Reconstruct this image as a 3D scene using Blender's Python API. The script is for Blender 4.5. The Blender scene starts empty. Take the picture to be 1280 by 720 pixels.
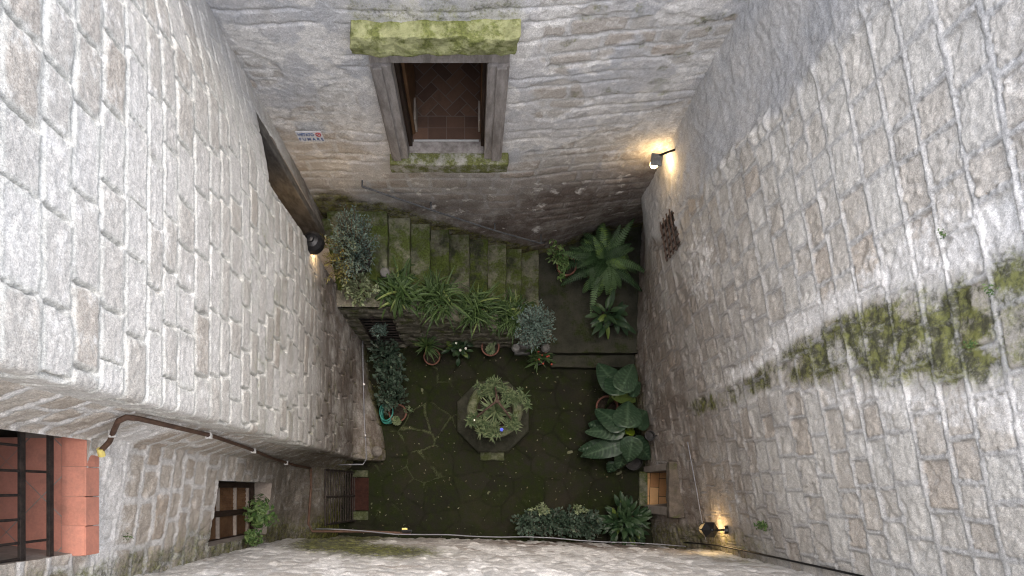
import bpy, math, random
import numpy as np
from mathutils import Vector, Matrix

R = math.radians
SC = bpy.context.scene
COL = SC.collection

# ------------------------------------------------------------------ camera, sky, light, exposure
CAM_H = 9.5
FPX = 760.0            # focal length in photo pixels (photo 1280 wide)
NX, NY = 590.0, 612.0  # the point straight below the camera in the photo
cam_d = bpy.data.cameras.new('camera')
cam = bpy.data.objects.new('camera', cam_d)
COL.objects.link(cam)
cam_d.sensor_width = 36.0
cam_d.lens = 36.0 * FPX / 1280.0
cam_d.shift_x = (640.0 - NX) / 1280.0
cam_d.shift_y = (NY - 360.0) / 1280.0
cam_d.clip_start = 0.05
cam_d.clip_end = 500.0
cam.location = (0, 0, CAM_H)
cam.rotation_euler = (0, 0, 0)      # looking straight down into the courtyard
SC.camera = cam

SUN_EL, SUN_AZ = R(80), R(20)      # azimuth clockwise from +Y
world = bpy.data.worlds.new('World')
SC.world = world
world.use_nodes = True
wn = world.node_tree
bg = wn.nodes['Background']
sky = wn.nodes.new('ShaderNodeTexSky')
sky.sky_type = 'NISHITA'
sky.sun_disc = False
sky.sun_elevation = SUN_EL
sky.sun_rotation = SUN_AZ
sky.air_density = 1.0
sky.dust_density = 6.0
sky.ozone_density = 1.0
wn.links.new(sky.outputs[0], bg.inputs[0])
bg.inputs[1].default_value = 0.15
sun_d = bpy.data.lights.new('sun', 'SUN')
sun_d.energy = 1.5
sun_d.angle = R(120)
sun_d.color = (1.0, 0.98, 0.95)
sun = bpy.data.objects.new('sun', sun_d)
COL.objects.link(sun)
sd = Vector((math.sin(SUN_AZ) * math.cos(SUN_EL), math.cos(SUN_AZ) * math.cos(SUN_EL), math.sin(SUN_EL)))
sun.rotation_euler = (-sd).to_track_quat('-Z', 'Y').to_euler()
sun.location = (0, 0, 20)
SC.view_settings.view_transform = 'Standard'
SC.view_settings.look = 'None'
SC.view_settings.gamma = 1.0
SC.view_settings.use_curve_mapping = False
SC.view_settings.exposure = 1.85
SC.cycles.max_bounces = 10
SC.cycles.diffuse_bounces = 7
SC.cycles.filter_width = 1.1
try:
    SC.cycles.use_denoising = True
except Exception:
    pass

# ------------------------------------------------------------------ helpers
def at(px, py, z):
    d = CAM_H - z
    return Vector(((px - NX) * d / FPX, (NY - py) * d / FPX, z))

def sstep(a, b, x):
    t = np.clip((np.asarray(x, float) - a) / (b - a), 0, 1)
    return t * t * (3 - 2 * t)

def _hash(ix, iy, seed):
    h = (ix.astype(np.int64) * 374761393 + iy.astype(np.int64) * 668265263 + seed * 1442695041) & 0xffffffff
    h = ((h ^ (h >> 13)) * 1274126177) & 0xffffffff
    h = ((h ^ (h >> 16)) * 2246822519) & 0xffffffff
    h = h ^ (h >> 15)
    return (h & 0xffffff) / float(0xffffff)

def vnoise(x, y, seed=0):
    xi = np.floor(x); yi = np.floor(y)
    fx = x - xi; fy = y - yi
    fx = fx * fx * fx * (fx * (fx * 6 - 15) + 10); fy = fy * fy * fy * (fy * (fy * 6 - 15) + 10)
    a = _hash(xi, yi, seed); b = _hash(xi + 1, yi, seed)
    c = _hash(xi, yi + 1, seed); d = _hash(xi + 1, yi + 1, seed)
    return (a + (b - a) * fx) * (1 - fy) + (c + (d - c) * fx) * fy

def fbm(x, y, seed=0, octv=4, gain=0.5):
    s = 0; amp = 1; tot = 0; f = 1.0
    for k in range(octv):
        # rotate each octave so no grid shows
        ca, sa = math.cos(0.7 + k * 1.1), math.sin(0.7 + k * 1.1)
        s = s + amp * vnoise((x * ca - y * sa) * f + 17.3 * k, (x * sa + y * ca) * f + 9.1 * k, seed + k * 31)
        tot += amp; amp *= gain; f *= 2.03
    return s / tot

def tag(o, label=None, cat=None, group=None, kind=None):
    if label: o['label'] = label
    if cat: o['category'] = cat
    if group: o['group'] = group
    if kind: o['kind'] = kind
    return o

def empty(name, loc, rz=0.0):
    o = bpy.data.objects.new(name, None)
    o.empty_display_size = 0.1
    o.location = loc
    o.rotation_euler = (0, 0, rz)
    COL.objects.link(o)
    return o

class MB:
    """collects geometry, then links it as one mesh object"""
    def __init__(s):
        s.v = []; s.f = []; s.m = []; s.r = []
    def add(s, verts, faces, mat=0, rnd=0.5):
        n = len(s.v)
        s.v.extend([tuple(p) for p in verts]); s.r.extend([rnd] * len(verts))
        s.f.extend([tuple(i + n for i in f) for f in faces]); s.m.extend([mat] * len(faces))
    def box(s, lo, hi, mat=0, rnd=0.5, bev=0.0, mtx=None):
        x0, y0, z0 = lo; x1, y1, z1 = hi
        if bev <= 0:
            P = [Vector(p) for p in ((x0,y0,z0),(x1,y0,z0),(x1,y1,z0),(x0,y1,z0),(x0,y0,z1),(x1,y0,z1),(x1,y1,z1),(x0,y1,z1))]
            F = [(0,3,2,1),(4,5,6,7),(0,1,5,4),(1,2,6,5),(2,3,7,6),(3,0,4,7)]
        else:
            import bmesh
            bm = bmesh.new()
            bmesh.ops.create_cube(bm, size=1.0)
            for v in bm.verts:
                v.co = Vector(((x0+x1)/2 + v.co.x*(x1-x0), (y0+y1)/2 + v.co.y*(y1-y0), (z0+z1)/2 + v.co.z*(z1-z0)))
            bmesh.ops.bevel(bm, geom=list(bm.edges), offset=bev, segments=2, affect='EDGES', profile=0.6)
            bm.verts.index_update()
            P = [v.co.copy() for v in bm.verts]
            F = [tuple(v.index for v in f.verts) for f in bm.faces]
            bm.free()
        if mtx is not None: P = [mtx @ p for p in P]
        s.add(P, F, mat, rnd)
    def tube(s, pts, rad, seg=8, mat=0, rnd=0.5, cap=True):
        pts = [Vector(p) for p in pts]
        if not hasattr(rad, '__len__'): rad = [rad] * len(pts)
        V = []; F = []
        up = Vector((0, 0, 1))
        prev = None
        for i, p in enumerate(pts):
            t = (pts[min(i+1, len(pts)-1)] - pts[max(i-1, 0)])
            if t.length < 1e-9: t = Vector((0,0,1))
            t.normalize()
            if prev is None:
                a = t.cross(up)
                if a.length < 0.05: a = t.cross(Vector((1,0,0)))
            else:
                a = prev - t * prev.dot(t)
            a.normalize(); prev = a
            b = t.cross(a)
            for k in range(seg):
                th = 2 * math.pi * k / seg
                V.append(p + (a * math.cos(th) + b * math.sin(th)) * rad[i])
        for i in range(len(pts) - 1):
            for k in range(seg):
                k2 = (k + 1) % seg
                F.append((i*seg+k, i*seg+k2, (i+1)*seg+k2, (i+1)*seg+k))
        if cap:
            F.append(tuple(range(seg-1, -1, -1)))
            F.append(tuple((len(pts)-1)*seg + k for k in range(seg)))
        s.add(V, F, mat, rnd)
    def lathe(s, prof, seg=24, c=(0,0,0), mat=0, rnd=0.5, rot=0.0, jit=0.0):
        V = []; F = []
        n = len(prof)
        for k in range(seg):
            th = rot + 2 * math.pi * k / seg
            for r, z in prof:
                V.append((c[0] + r*math.cos(th), c[1] + r*math.sin(th), c[2] + z))
        for k in range(seg):
            k2 = (k + 1) % seg
            for i in range(n - 1):
                F.append((k*n+i, k2*n+i, k2*n+i+1, k*n+i+1))
        s.add(V, F, mat, rnd)
    def build(s, name, mats, parent=None, smooth=False, loc=None):
        me = bpy.data.meshes.new(name)
        me.from_pydata(s.v, [], s.f)
        if not isinstance(mats, (list, tuple)): mats = [mats]
        for m in mats: me.materials.append(m)
        me.polygons.foreach_set('material_index', s.m)
        if smooth: me.polygons.foreach_set('use_smooth', [True] * len(s.f))
        a = me.attributes.new('rnd', 'FLOAT', 'POINT')
        a.data.foreach_set('value', s.r)
        me.update()
        o = bpy.data.objects.new(name, me)
        COL.objects.link(o)
        if parent is not None: o.parent = parent
        if loc is not None: o.location = loc
        return o

# ------------------------------------------------------------------ node materials
class NT:
    def __init__(s, name, rough=0.85, spec=0.3):
        s.m = bpy.data.materials.new(name); s.m.use_nodes = True
        s.t = s.m.node_tree; s.b = s.t.nodes['Principled BSDF']
        s.b.inputs['Roughness'].default_value = rough
        s.b.inputs['Specular IOR Level'].default_value = spec
        s.tc = s.t.nodes.new('ShaderNodeTexCoord')
    def link(s, a, b): s.t.links.new(a, b)
    def attr(s, name):
        n = s.t.nodes.new('ShaderNodeAttribute'); n.attribute_name = name
        return n.outputs['Fac']
    def mapping(s, scale=(1,1,1), rot=(0,0,0)):
        n = s.t.nodes.new('ShaderNodeMapping'); n.inputs['Scale'].default_value = scale; n.inputs['Rotation'].default_value = rot
        s.link(s.tc.outputs['Object'], n.inputs['Vector']); return n.outputs[0]
    def noise(s, scale, detail=4, rough=0.6, vec=None, dist=0.0):
        n = s.t.nodes.new('ShaderNodeTexNoise')
        n.inputs['Scale'].default_value = scale; n.inputs['Detail'].default_value = detail
        n.inputs['Roughness'].default_value = rough; n.inputs['Distortion'].default_value = dist
        s.link(vec if vec is not None else s.tc.outputs['Object'], n.inputs['Vector'])
        return n.outputs['Fac']
    def voro(s, scale, feature='F1', vec=None):
        n = s.t.nodes.new('ShaderNodeTexVoronoi'); n.feature = feature
        n.inputs['Scale'].default_value = scale
        s.link(vec if vec is not None else s.tc.outputs['Object'], n.inputs['Vector'])
        return n.outputs['Distance']
    def math(s, op, a, b=None, clamp=False):
        n = s.t.nodes.new('ShaderNodeMath'); n.operation = op; n.use_clamp = clamp
        for i, q in enumerate((a, b)):
            if q is None: continue
            if isinstance(q, (int, float)): n.inputs[i].default_value = q
            else: s.link(q, n.inputs[i])
        return n.outputs[0]
    def step(s, x, a, b):
        n = s.t.nodes.new('ShaderNodeMapRange'); n.interpolation_type = 'SMOOTHSTEP'
        n.inputs['From Min'].default_value = a; n.inputs['From Max'].default_value = b
        s.link(x, n.inputs['Value']); return n.outputs[0]
    def mix(s, fac, a, b, blend='MIX'):
        n = s.t.nodes.new('ShaderNodeMix'); n.data_type = 'RGBA'; n.blend_type = blend
        if isinstance(fac, (int, float)): n.inputs[0].default_value = fac
        else: s.link(fac, n.inputs[0])
        for q, i in ((a, 6), (b, 7)):
            if isinstance(q, tuple): n.inputs[i].default_value = (q[0], q[1], q[2], 1)
            else: s.link(q, n.inputs[i])
        return n.outputs[2]
    def gray(s, x, lo, hi):
        n = s.t.nodes.new('ShaderNodeMapRange'); n.inputs['To Min'].default_value = lo; n.inputs['To Max'].default_value = hi
        s.link(x, n.inputs['Value'])
        c = s.t.nodes.new('ShaderNodeCombineColor')
        for i in range(3): s.link(n.outputs[0], c.inputs[i])
        return c.outputs[0]
    def bump(s, h, strength, dist, prev=None):
        n = s.t.nodes.new('ShaderNodeBump'); n.inputs['Strength'].default_value = strength; n.inputs['Distance'].default_value = dist
        s.link(h, n.inputs['Height'])
        if prev is not None: s.link(prev, n.inputs['Normal'])
        s.link(n.outputs[0], s.b.inputs['Normal']); return n.outputs[0]
    def color(s, c):
        if isinstance(c, tuple): s.b.inputs['Base Color'].default_value = (*c, 1)
        else: s.link(c, s.b.inputs['Base Color'])
        return s.m

def mat_wall(name, stone_a, stone_b, mortar, brown, white=(0.62,0.61,0.59), moss_c=(0.105,0.115,0.028), plaster_c=(0.36,0.37,0.385)):
    n = NT(name, 0.95, 0.06)
    st = n.attr('stone'); rnd = n.attr('rnd'); moss = n.attr('moss'); damp_shade = n.attr('damp_shade'); lime = n.attr('lime'); pl = n.attr('plaster')
    big = n.noise(2.2, 5, 0.65); mid = n.noise(11, 6, 0.7); fine = n.noise(60, 5, 0.7); grit = n.noise(210, 3, 0.6)
    c = n.mix(n.step(rnd, 0.0, 1.0), stone_a, stone_b)
    c = n.mix(n.math('MULTIPLY', n.step(rnd, 0.86, 1.0), 0.22), c, (stone_b[0]*0.8, stone_b[1]*0.65, stone_b[2]*0.52))
    c = n.mix(n.math('MULTIPLY', n.step(mid, 0.5, 0.72), 0.55), c, mortar)
    c = n.mix(st, mortar, c)
    c = n.mix(n.math('MULTIPLY', damp_shade, n.step(n.math('ADD', n.math('MULTIPLY', big, 0.6), n.math('MULTIPLY', mid, 0.4)), 0.2, 0.6)), c, brown)  # browner low down: damp dirt plus fading light, both put into the colour
    c = n.mix(pl, c, n.mix(n.step(big, 0.35, 0.7), plaster_c, (plaster_c[0]*1.25, plaster_c[1]*1.2, plaster_c[2]*1.13)))
    c = n.mix(n.step(n.math('ADD', lime, n.math('MULTIPLY', n.math('SUBTRACT', mid, 0.5), 1.3)), 0.35, 0.75), c, white)
    c = n.mix(n.math('MULTIPLY', n.step(n.noise(4.3, 6, 0.75), 0.56, 0.70), 0.45), c, (0.20, 0.19, 0.17))
    c = n.mix(0.8, c, n.gray(mid, 0.62, 1.38), 'MULTIPLY')
    c = n.mix(0.9, c, n.gray(fine, 0.45, 1.55), 'MULTIPLY')
    c = n.mix(0.95, c, n.gray(grit, 0.25, 1.75), 'MULTIPLY')
    c = n.mix(0.7, c, n.gray(n.noise(120, 4, 0.75), 0.4, 1.6), 'MULTIPLY')
    pits = n.math('MULTIPLY', n.step(n.noise(95, 3, 0.7), 0.60, 0.70), n.step(n.noise(6, 4, 0.7), 0.42, 0.62))
    c = n.mix(n.math('MULTIPLY', pits, 0.55), c, (0.17, 0.145, 0.115))
    c = n.mix(n.math('MULTIPLY', n.step(n.noise(70, 3, 0.7), 0.60, 0.72), 0.4), c, white)
    mm = n.step(n.math('ADD', moss, n.math('MULTIPLY', n.math('SUBTRACT', n.math('ADD', n.math('MULTIPLY', fine, 0.5), n.math('MULTIPLY', mid, 0.5)), 0.5), 2.2)), 0.2, 0.85)
    mc = n.mix(n.step(n.noise(13, 6, 0.8), 0.42, 0.62), (moss_c[0]*0.34, moss_c[1]*0.32, moss_c[2]*0.5), (moss_c[0]*1.5, moss_c[1]*1.45, moss_c[2]*1.3))
    c = n.mix(n.math('MULTIPLY', mm, 0.92), c, mc)
    b1 = n.bump(mid, 0.25, 0.006)
    b2 = n.bump(fine, 0.5, 0.006, b1)
    n.bump(grit, 0.5, 0.003, b2)
    return n.color(c)

def mat_rough(name, a, b, rough=0.85, scale=6.0, fine=60.0, bump=0.4, moss=0.0, spec=0.08, moss_c=(0.07,0.09,0.02), dist=0.01, metal=0.0, stretch=None):
    n = NT(name, rough, spec)
    vec = n.mapping(stretch) if stretch else None
    x = n.noise(scale, 6, 0.7, vec); f = n.noise(fine, 4, 0.65, vec); r = n.attr('rnd')
    c = n.mix(n.step(n.math('ADD', x, n.math('MULTIPLY', n.math('SUBTRACT', r, 0.5), 0.18)), 0.3, 0.7), a, b)
    c = n.mix(0.7, c, n.gray(f, 0.6, 1.4), 'MULTIPLY')
    if moss > 0:
        q = n.noise(scale * 0.6 + 1.3, 6, 0.75, None)
        mc = n.mix(n.step(f, 0.3, 0.7), (moss_c[0]*0.6, moss_c[1]*0.6, moss_c[2]*0.6), (moss_c[0]*1.4, moss_c[1]*1.4, moss_c[2]*1.4))
        c = n.mix(n.math('MULTIPLY', n.step(q, 0.72 - moss * 0.5, 0.88 - moss * 0.5), 0.9), c, mc)
    n.b.inputs['Metallic'].default_value = metal
    b1 = n.bump(x, bump, dist * 2)
    n.bump(f, bump, dist * 0.6, b1)
    return n.color(c)

def mat_leaf(name, a, b, tip=None, rough=0.55, spec=0.22):
    n = NT(name, rough, spec)
    r = n.attr('rnd'); x = n.noise(14, 3, 0.6)
    c = n.mix(n.step(r, 0.0, 1.0), a, b)
    if tip: c = n.mix(n.step(r, 0.9, 0.97), c, tip)
    c = n.mix(0.6, c, n.gray(x, 0.6, 1.4), 'MULTIPLY')
    n.bump(n.noise(90, 2, 0.5), 0.15, 0.004)
    return n.color(c)

def mat_plain(name, c, rough=0.5, metal=0.0, spec=0.4, emit=None, strength=0.0):
    n = NT(name, rough, spec)
    n.b.inputs['Metallic'].default_value = metal
    x = n.noise(40, 4, 0.6)
    if emit:
        n.b.inputs['Emission Color'].default_value = (*emit, 1); n.b.inputs['Emission Strength'].default_value = strength
        return n.color(c)
    return n.color(n.mix(0.6, c, n.gray(x, 0.6, 1.4), 'MULTIPLY'))

M = {}
M['wall_right'] = mat_wall('right_masonry', (0.53,0.518,0.485), (0.46,0.43,0.385), (0.42,0.417,0.405), (0.15,0.12,0.098))
M['wall_left'] = mat_wall('left_masonry', (0.53,0.52,0.495), (0.42,0.40,0.365), (0.50,0.50,0.465), (0.115,0.095,0.08))
M['wall_back'] = mat_wall('back_masonry', (0.49,0.475,0.45), (0.41,0.38,0.345), (0.50,0.497,0.49), (0.105,0.085,0.075), plaster_c=(0.43,0.44,0.46))
M['wall_near'] = mat_wall('near_masonry', (0.45,0.44,0.42), (0.39,0.375,0.35), (0.48,0.475,0.46), (0.17,0.135,0.11))
M['wall_recess'] = mat_wall('recess_masonry', (0.47,0.435,0.385), (0.39,0.35,0.30), (0.54,0.53,0.51), (0.12,0.105,0.085))
M['reveal'] = mat_rough('old_reveal_stone', (0.22,0.19,0.165), (0.32,0.285,0.25), 0.9, 3, 40, 0.5)
M['grey_stone'] = mat_rough('grey_peperino', (0.16,0.145,0.135), (0.33,0.31,0.295), 0.9, 2.5, 45, 0.6, stretch=(5,5,1.2), moss=0.12, moss_c=(0.12,0.125,0.06))
M['brown_stone'] = mat_rough('brown_weathered_stone', (0.07,0.066,0.060), (0.145,0.135,0.123), 0.9, 4, 50, 0.5, stretch=(5,5,1.5))
M['mossy_lintel'] = mat_rough('mossy_lintel_stone', (0.15,0.16,0.075), (0.31,0.32,0.17), 0.9, 9, 45, 0.7, moss=0.55, moss_c=(0.115,0.13,0.04))
M['mossy_sill'] = mat_rough('mossy_sill_stone', (0.19,0.19,0.16), (0.33,0.325,0.30), 0.9, 6, 60, 0.5, moss=0.68, moss_c=(0.085,0.095,0.022))
M['door_lintel'] = mat_rough('dark_mossy_lintel', (0.07,0.06,0.05), (0.13,0.11,0.088), 0.9, 7, 50, 0.6, moss=0.42, moss_c=(0.06,0.072,0.02))
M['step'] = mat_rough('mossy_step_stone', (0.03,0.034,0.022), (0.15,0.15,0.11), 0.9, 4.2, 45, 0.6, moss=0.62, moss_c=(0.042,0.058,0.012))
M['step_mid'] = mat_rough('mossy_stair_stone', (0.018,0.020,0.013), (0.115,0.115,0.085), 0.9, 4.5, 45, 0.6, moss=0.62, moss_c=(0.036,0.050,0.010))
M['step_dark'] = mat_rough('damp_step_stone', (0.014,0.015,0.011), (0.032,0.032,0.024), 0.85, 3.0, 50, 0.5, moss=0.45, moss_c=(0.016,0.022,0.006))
M['parapet'] = mat_rough('damp_rubble', (0.06,0.058,0.045), (0.15,0.142,0.115), 0.9, 5, 40, 0.6, moss=0.45, moss_c=(0.045,0.055,0.015))
M['well_stone'] = mat_rough('wellhead_stone', (0.045,0.050,0.032), (0.105,0.112,0.075), 0.9, 9, 70, 0.6, moss=0.58, moss_c=(0.032,0.042,0.014))
M['dark_stone'] = mat_rough('dark_basalt', (0.014,0.015,0.011), (0.034,0.035,0.026), 0.75, 6, 60, 0.4, moss=0.35, moss_c=(0.018,0.022,0.007))
M['iron'] = mat_rough('dark_iron', (0.018,0.017,0.017), (0.05,0.04,0.035), 0.6, 20, 120, 0.3, metal=0.3)
M['black_iron'] = mat_plain('black_painted_iron', (0.012,0.012,0.013), 0.4, 0.4)
M['rust'] = mat_rough('rusty_iron', (0.04,0.028,0.023), (0.085,0.06,0.048), 0.8, 15, 90, 0.5)
M['wood_dark'] = mat_rough('dark_wood', (0.02,0.014,0.011), (0.05,0.034,0.026), 0.6, 5, 50, 0.3, stretch=(6,6,1))
M['wood_brown'] = mat_rough('brown_wood', (0.075,0.04,0.022), (0.14,0.08,0.042), 0.55, 5, 60, 0.3)
M['wood_pale'] = mat_rough('worn_white_wood', (0.20,0.165,0.135), (0.34,0.30,0.26), 0.6, 5, 60, 0.3)
M['terracotta'] = mat_rough('terracotta_pot', (0.095,0.045,0.034), (0.16,0.08,0.06), 0.85, 8, 60, 0.3)
M['dark_pot'] = mat_rough('dark_plastic_pot', (0.02,0.02,0.021), (0.035,0.034,0.033), 0.55, 8, 60, 0.2)
M['grey_pot'] = mat_rough('grey_cement_pot', (0.10,0.10,0.095), (0.19,0.19,0.185), 0.9, 8, 60, 0.3)
M['soil'] = mat_rough('potting_soil', (0.012,0.01,0.008), (0.03,0.025,0.018), 0.95, 30, 90, 0.8)
M['bark'] = mat_rough('bark', (0.05,0.035,0.025), (0.11,0.085,0.06), 0.9, 20, 80, 0.5)
M['stalk'] = mat_leaf('green_stalk', (0.05,0.08,0.025), (0.08,0.12,0.035))
M['cable'] = mat_plain('grey_cable', (0.15,0.155,0.17), 0.6)
M['brown_pipe'] = mat_rough('brown_pipe_paint', (0.065,0.04,0.03), (0.11,0.07,0.05), 0.5, 9, 60, 0.2)
M['white_clip'] = mat_plain('white_plastic', (0.42,0.42,0.41), 0.5)
M['yellow'] = mat_plain('yellow_plastic', (0.62,0.52,0.16), 0.5)
M['hose'] = mat_plain('teal_hose', (0.02,0.16,0.13), 0.35)
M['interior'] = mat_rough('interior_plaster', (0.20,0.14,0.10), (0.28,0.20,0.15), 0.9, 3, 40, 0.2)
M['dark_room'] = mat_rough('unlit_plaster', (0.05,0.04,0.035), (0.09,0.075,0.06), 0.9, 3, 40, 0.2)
M['leaf_fern'] = mat_leaf('fern_leaf', (0.012,0.030,0.011), (0.060,0.105,0.042), (0.085,0.14,0.035))
M['leaf_strap'] = mat_leaf('strap_leaf', (0.016,0.034,0.009), (0.046,0.076,0.024), (0.10,0.13,0.04))
M['leaf_dark'] = mat_leaf('dark_glossy_leaf', (0.011,0.027,0.012), (0.028,0.052,0.022), (0.06,0.09,0.02), rough=0.48, spec=0.25)
M['leaf_big'] = mat_leaf('giant_heart_leaf', (0.008,0.022,0.011), (0.055,0.088,0.052), (0.075,0.11,0.008), rough=0.42, spec=0.3)
M['leaf_blue'] = mat_leaf('grey_blue_leaf', (0.036,0.062,0.050), (0.10,0.142,0.122), None, rough=0.6, spec=0.3)
M['leaf_bush'] = mat_leaf('small_dark_leaf', (0.010,0.022,0.013), (0.050,0.075,0.055), (0.10,0.125,0.085), rough=0.5, spec=0.25)  # paler tones paint bluish light reflections into the leaf colour
M['leaf_yellow'] = mat_leaf('yellowing_leaf', (0.075,0.085,0.026), (0.16,0.15,0.045), (0.15,0.075,0.025), rough=0.6)
M['leaf_pale'] = mat_leaf('variegated_leaf', (0.06,0.085,0.035), (0.17,0.20,0.12), None, rough=0.55)
M['leaf_creeper'] = mat_leaf('creeper_leaf', (0.035,0.075,0.02), (0.10,0.15,0.05), None, rough=0.5)
M['leaf_succ'] = mat_leaf('succulent_leaf', (0.03,0.052,0.022), (0.10,0.125,0.065), None, rough=0.5)
M['red_petal'] = mat_plain('red_petal', (0.24,0.035,0.02), 0.6)
M['white_petal'] = mat_plain('white_petal', (0.72,0.73,0.66), 0.6)
M['blue_petal'] = mat_plain('blue_petal', (0.07,0.10,0.55), 0.6)
M['lamp_glass'] = mat_plain('lit_lamp_glass', (0.9,0.85,0.7), 0.3, emit=(1.0, 0.66, 0.28), strength=7.0)
M['sign_white'] = mat_plain('sign_enamel', (0.62,0.65,0.70), 0.4)
M['sign_blue'] = mat_plain('sign_blue_ink', (0.03,0.09,0.26), 0.5)
M['sign_red'] = mat_plain('sign_red_ink', (0.42,0.06,0.07), 0.5)

# tile materials
def mat_tiles(name, a, b, grout, mode):
    n = NT(name, 0.7, 0.3)
    x = n.noise(9, 5, 0.7); f = n.noise(70, 4, 0.65); r = n.attr('rnd')
    c = n.mix(n.step(r, 0.0, 1.0), a, b)
    c = n.mix(0.7, c, n.gray(x, 0.65, 1.35), 'MULTIPLY')
    c = n.mix(0.4, c, n.gray(f, 0.6, 1.4), 'MULTIPLY')
    c = n.mix(n.math('MULTIPLY', n.step(n.noise(3.5, 6, 0.75), 0.5, 0.72), 0.45), c, (a[0]*0.45, a[1]*0.6, a[2]*0.65))
    n.bump(f, 0.3, 0.004)
    return n.color(c)
M['red_tile'] = mat_tiles('red_sill_tile', (0.48,0.205,0.145), (0.53,0.235,0.17), None, 0)
M['red_grout'] = mat_plain('sill_grout', (0.42,0.24,0.19), 0.9)
M['brick_floor'] = mat_tiles('warm_brick_floor', (0.30,0.15,0.06), (0.46,0.27,0.12), None, 0)
M['cotto'] = mat_tiles('cotto_floor_tile', (0.075,0.043,0.030), (0.125,0.072,0.047), None, 0)
M['cotto_grout'] = mat_plain('cotto_grout', (0.13,0.105,0.088), 0.9)

# ------------------------------------------------------------------ masonry walls
def masonry(S, Z, seed, row_h=(0.2, 0.3), length=(0.25, 0.5), joint=0.022, soft=0.02, warp=0.03, wf=1.6, kk=0.008):
    rng = np.random.RandomState(seed)
    Zw = Z + warp * 2 * (fbm(S * wf, Z * wf, seed + 5, 3) - 0.5) + 0.009 * (vnoise(S * 23, Z * 23, seed + 6) - 0.5) + 0.007 * (vnoise(S * 60, Z * 60, seed + 7) - 0.5)
    Sw = S + warp * 2 * (fbm(S * wf + 31, Z * wf + 7, seed + 9, 3) - 0.5) + 0.010 * (vnoise(S * 25 + 5, Z * 25, seed + 8) - 0.5) + 0.007 * (vnoise(S * 60, Z * 60, seed + 10) - 0.5)
    zb = [-0.8]
    while zb[-1] < 10.0: zb.append(zb[-1] + rng.uniform(*row_h))
    zb = np.array(zb)
    ri = np.clip(np.searchsorted(zb, Zw) - 1, 0, len(zb) - 2)
    dz = np.minimum(Zw - zb[ri], zb[ri + 1] - Zw)
    ds = np.full(S.shape, 9.0); sid = np.zeros(S.shape); masonry.frac = np.zeros(S.shape)
    smin, smax = S.min() - 1, S.max() + 1
    for r in range(len(zb) - 1):
        m = ri == r
        if not m.any(): continue
        sb = [smin - rng.uniform(0, 0.5)]
        while sb[-1] < smax: sb.append(sb[-1] + rng.uniform(*length))
        sb = np.array(sb)
        x = Sw[m]
        k = np.clip(np.searchsorted(sb, x) - 1, 0, len(sb) - 2)
        ds[m] = np.minimum(x - sb[k], sb[k + 1] - x)
        masonry.frac[m] = (x - sb[k]) / (sb[k + 1] - sb[k]) - 0.5
        sid[m] = _hash(k, np.full(k.shape, r), seed + 77)
    jw = joint * (0.55 + 0.9 * fbm(S * 5, Z * 5, seed + 40, 3))
    # rounded stone corners: combine both distances
    d = -kk * np.log(np.exp(-np.clip(dz, 0, 1) / kk) + np.exp(-np.clip(ds, 0, 1) / kk))
    stone = sstep(jw * 0.5, jw * 0.5 + soft, d)
    return stone, sid, dz, ds

def grid_lines(lo, hi, stepf, extra):
    xs = [lo]
    while xs[-1] < hi: xs.append(xs[-1] + stepf(xs[-1]))
    xs[-1] = hi
    xs = np.array(xs)
    for e in extra:
        i = int(np.argmin(np.abs(xs - e)))
        xs[i] = e
    return np.unique(xs)

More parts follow.
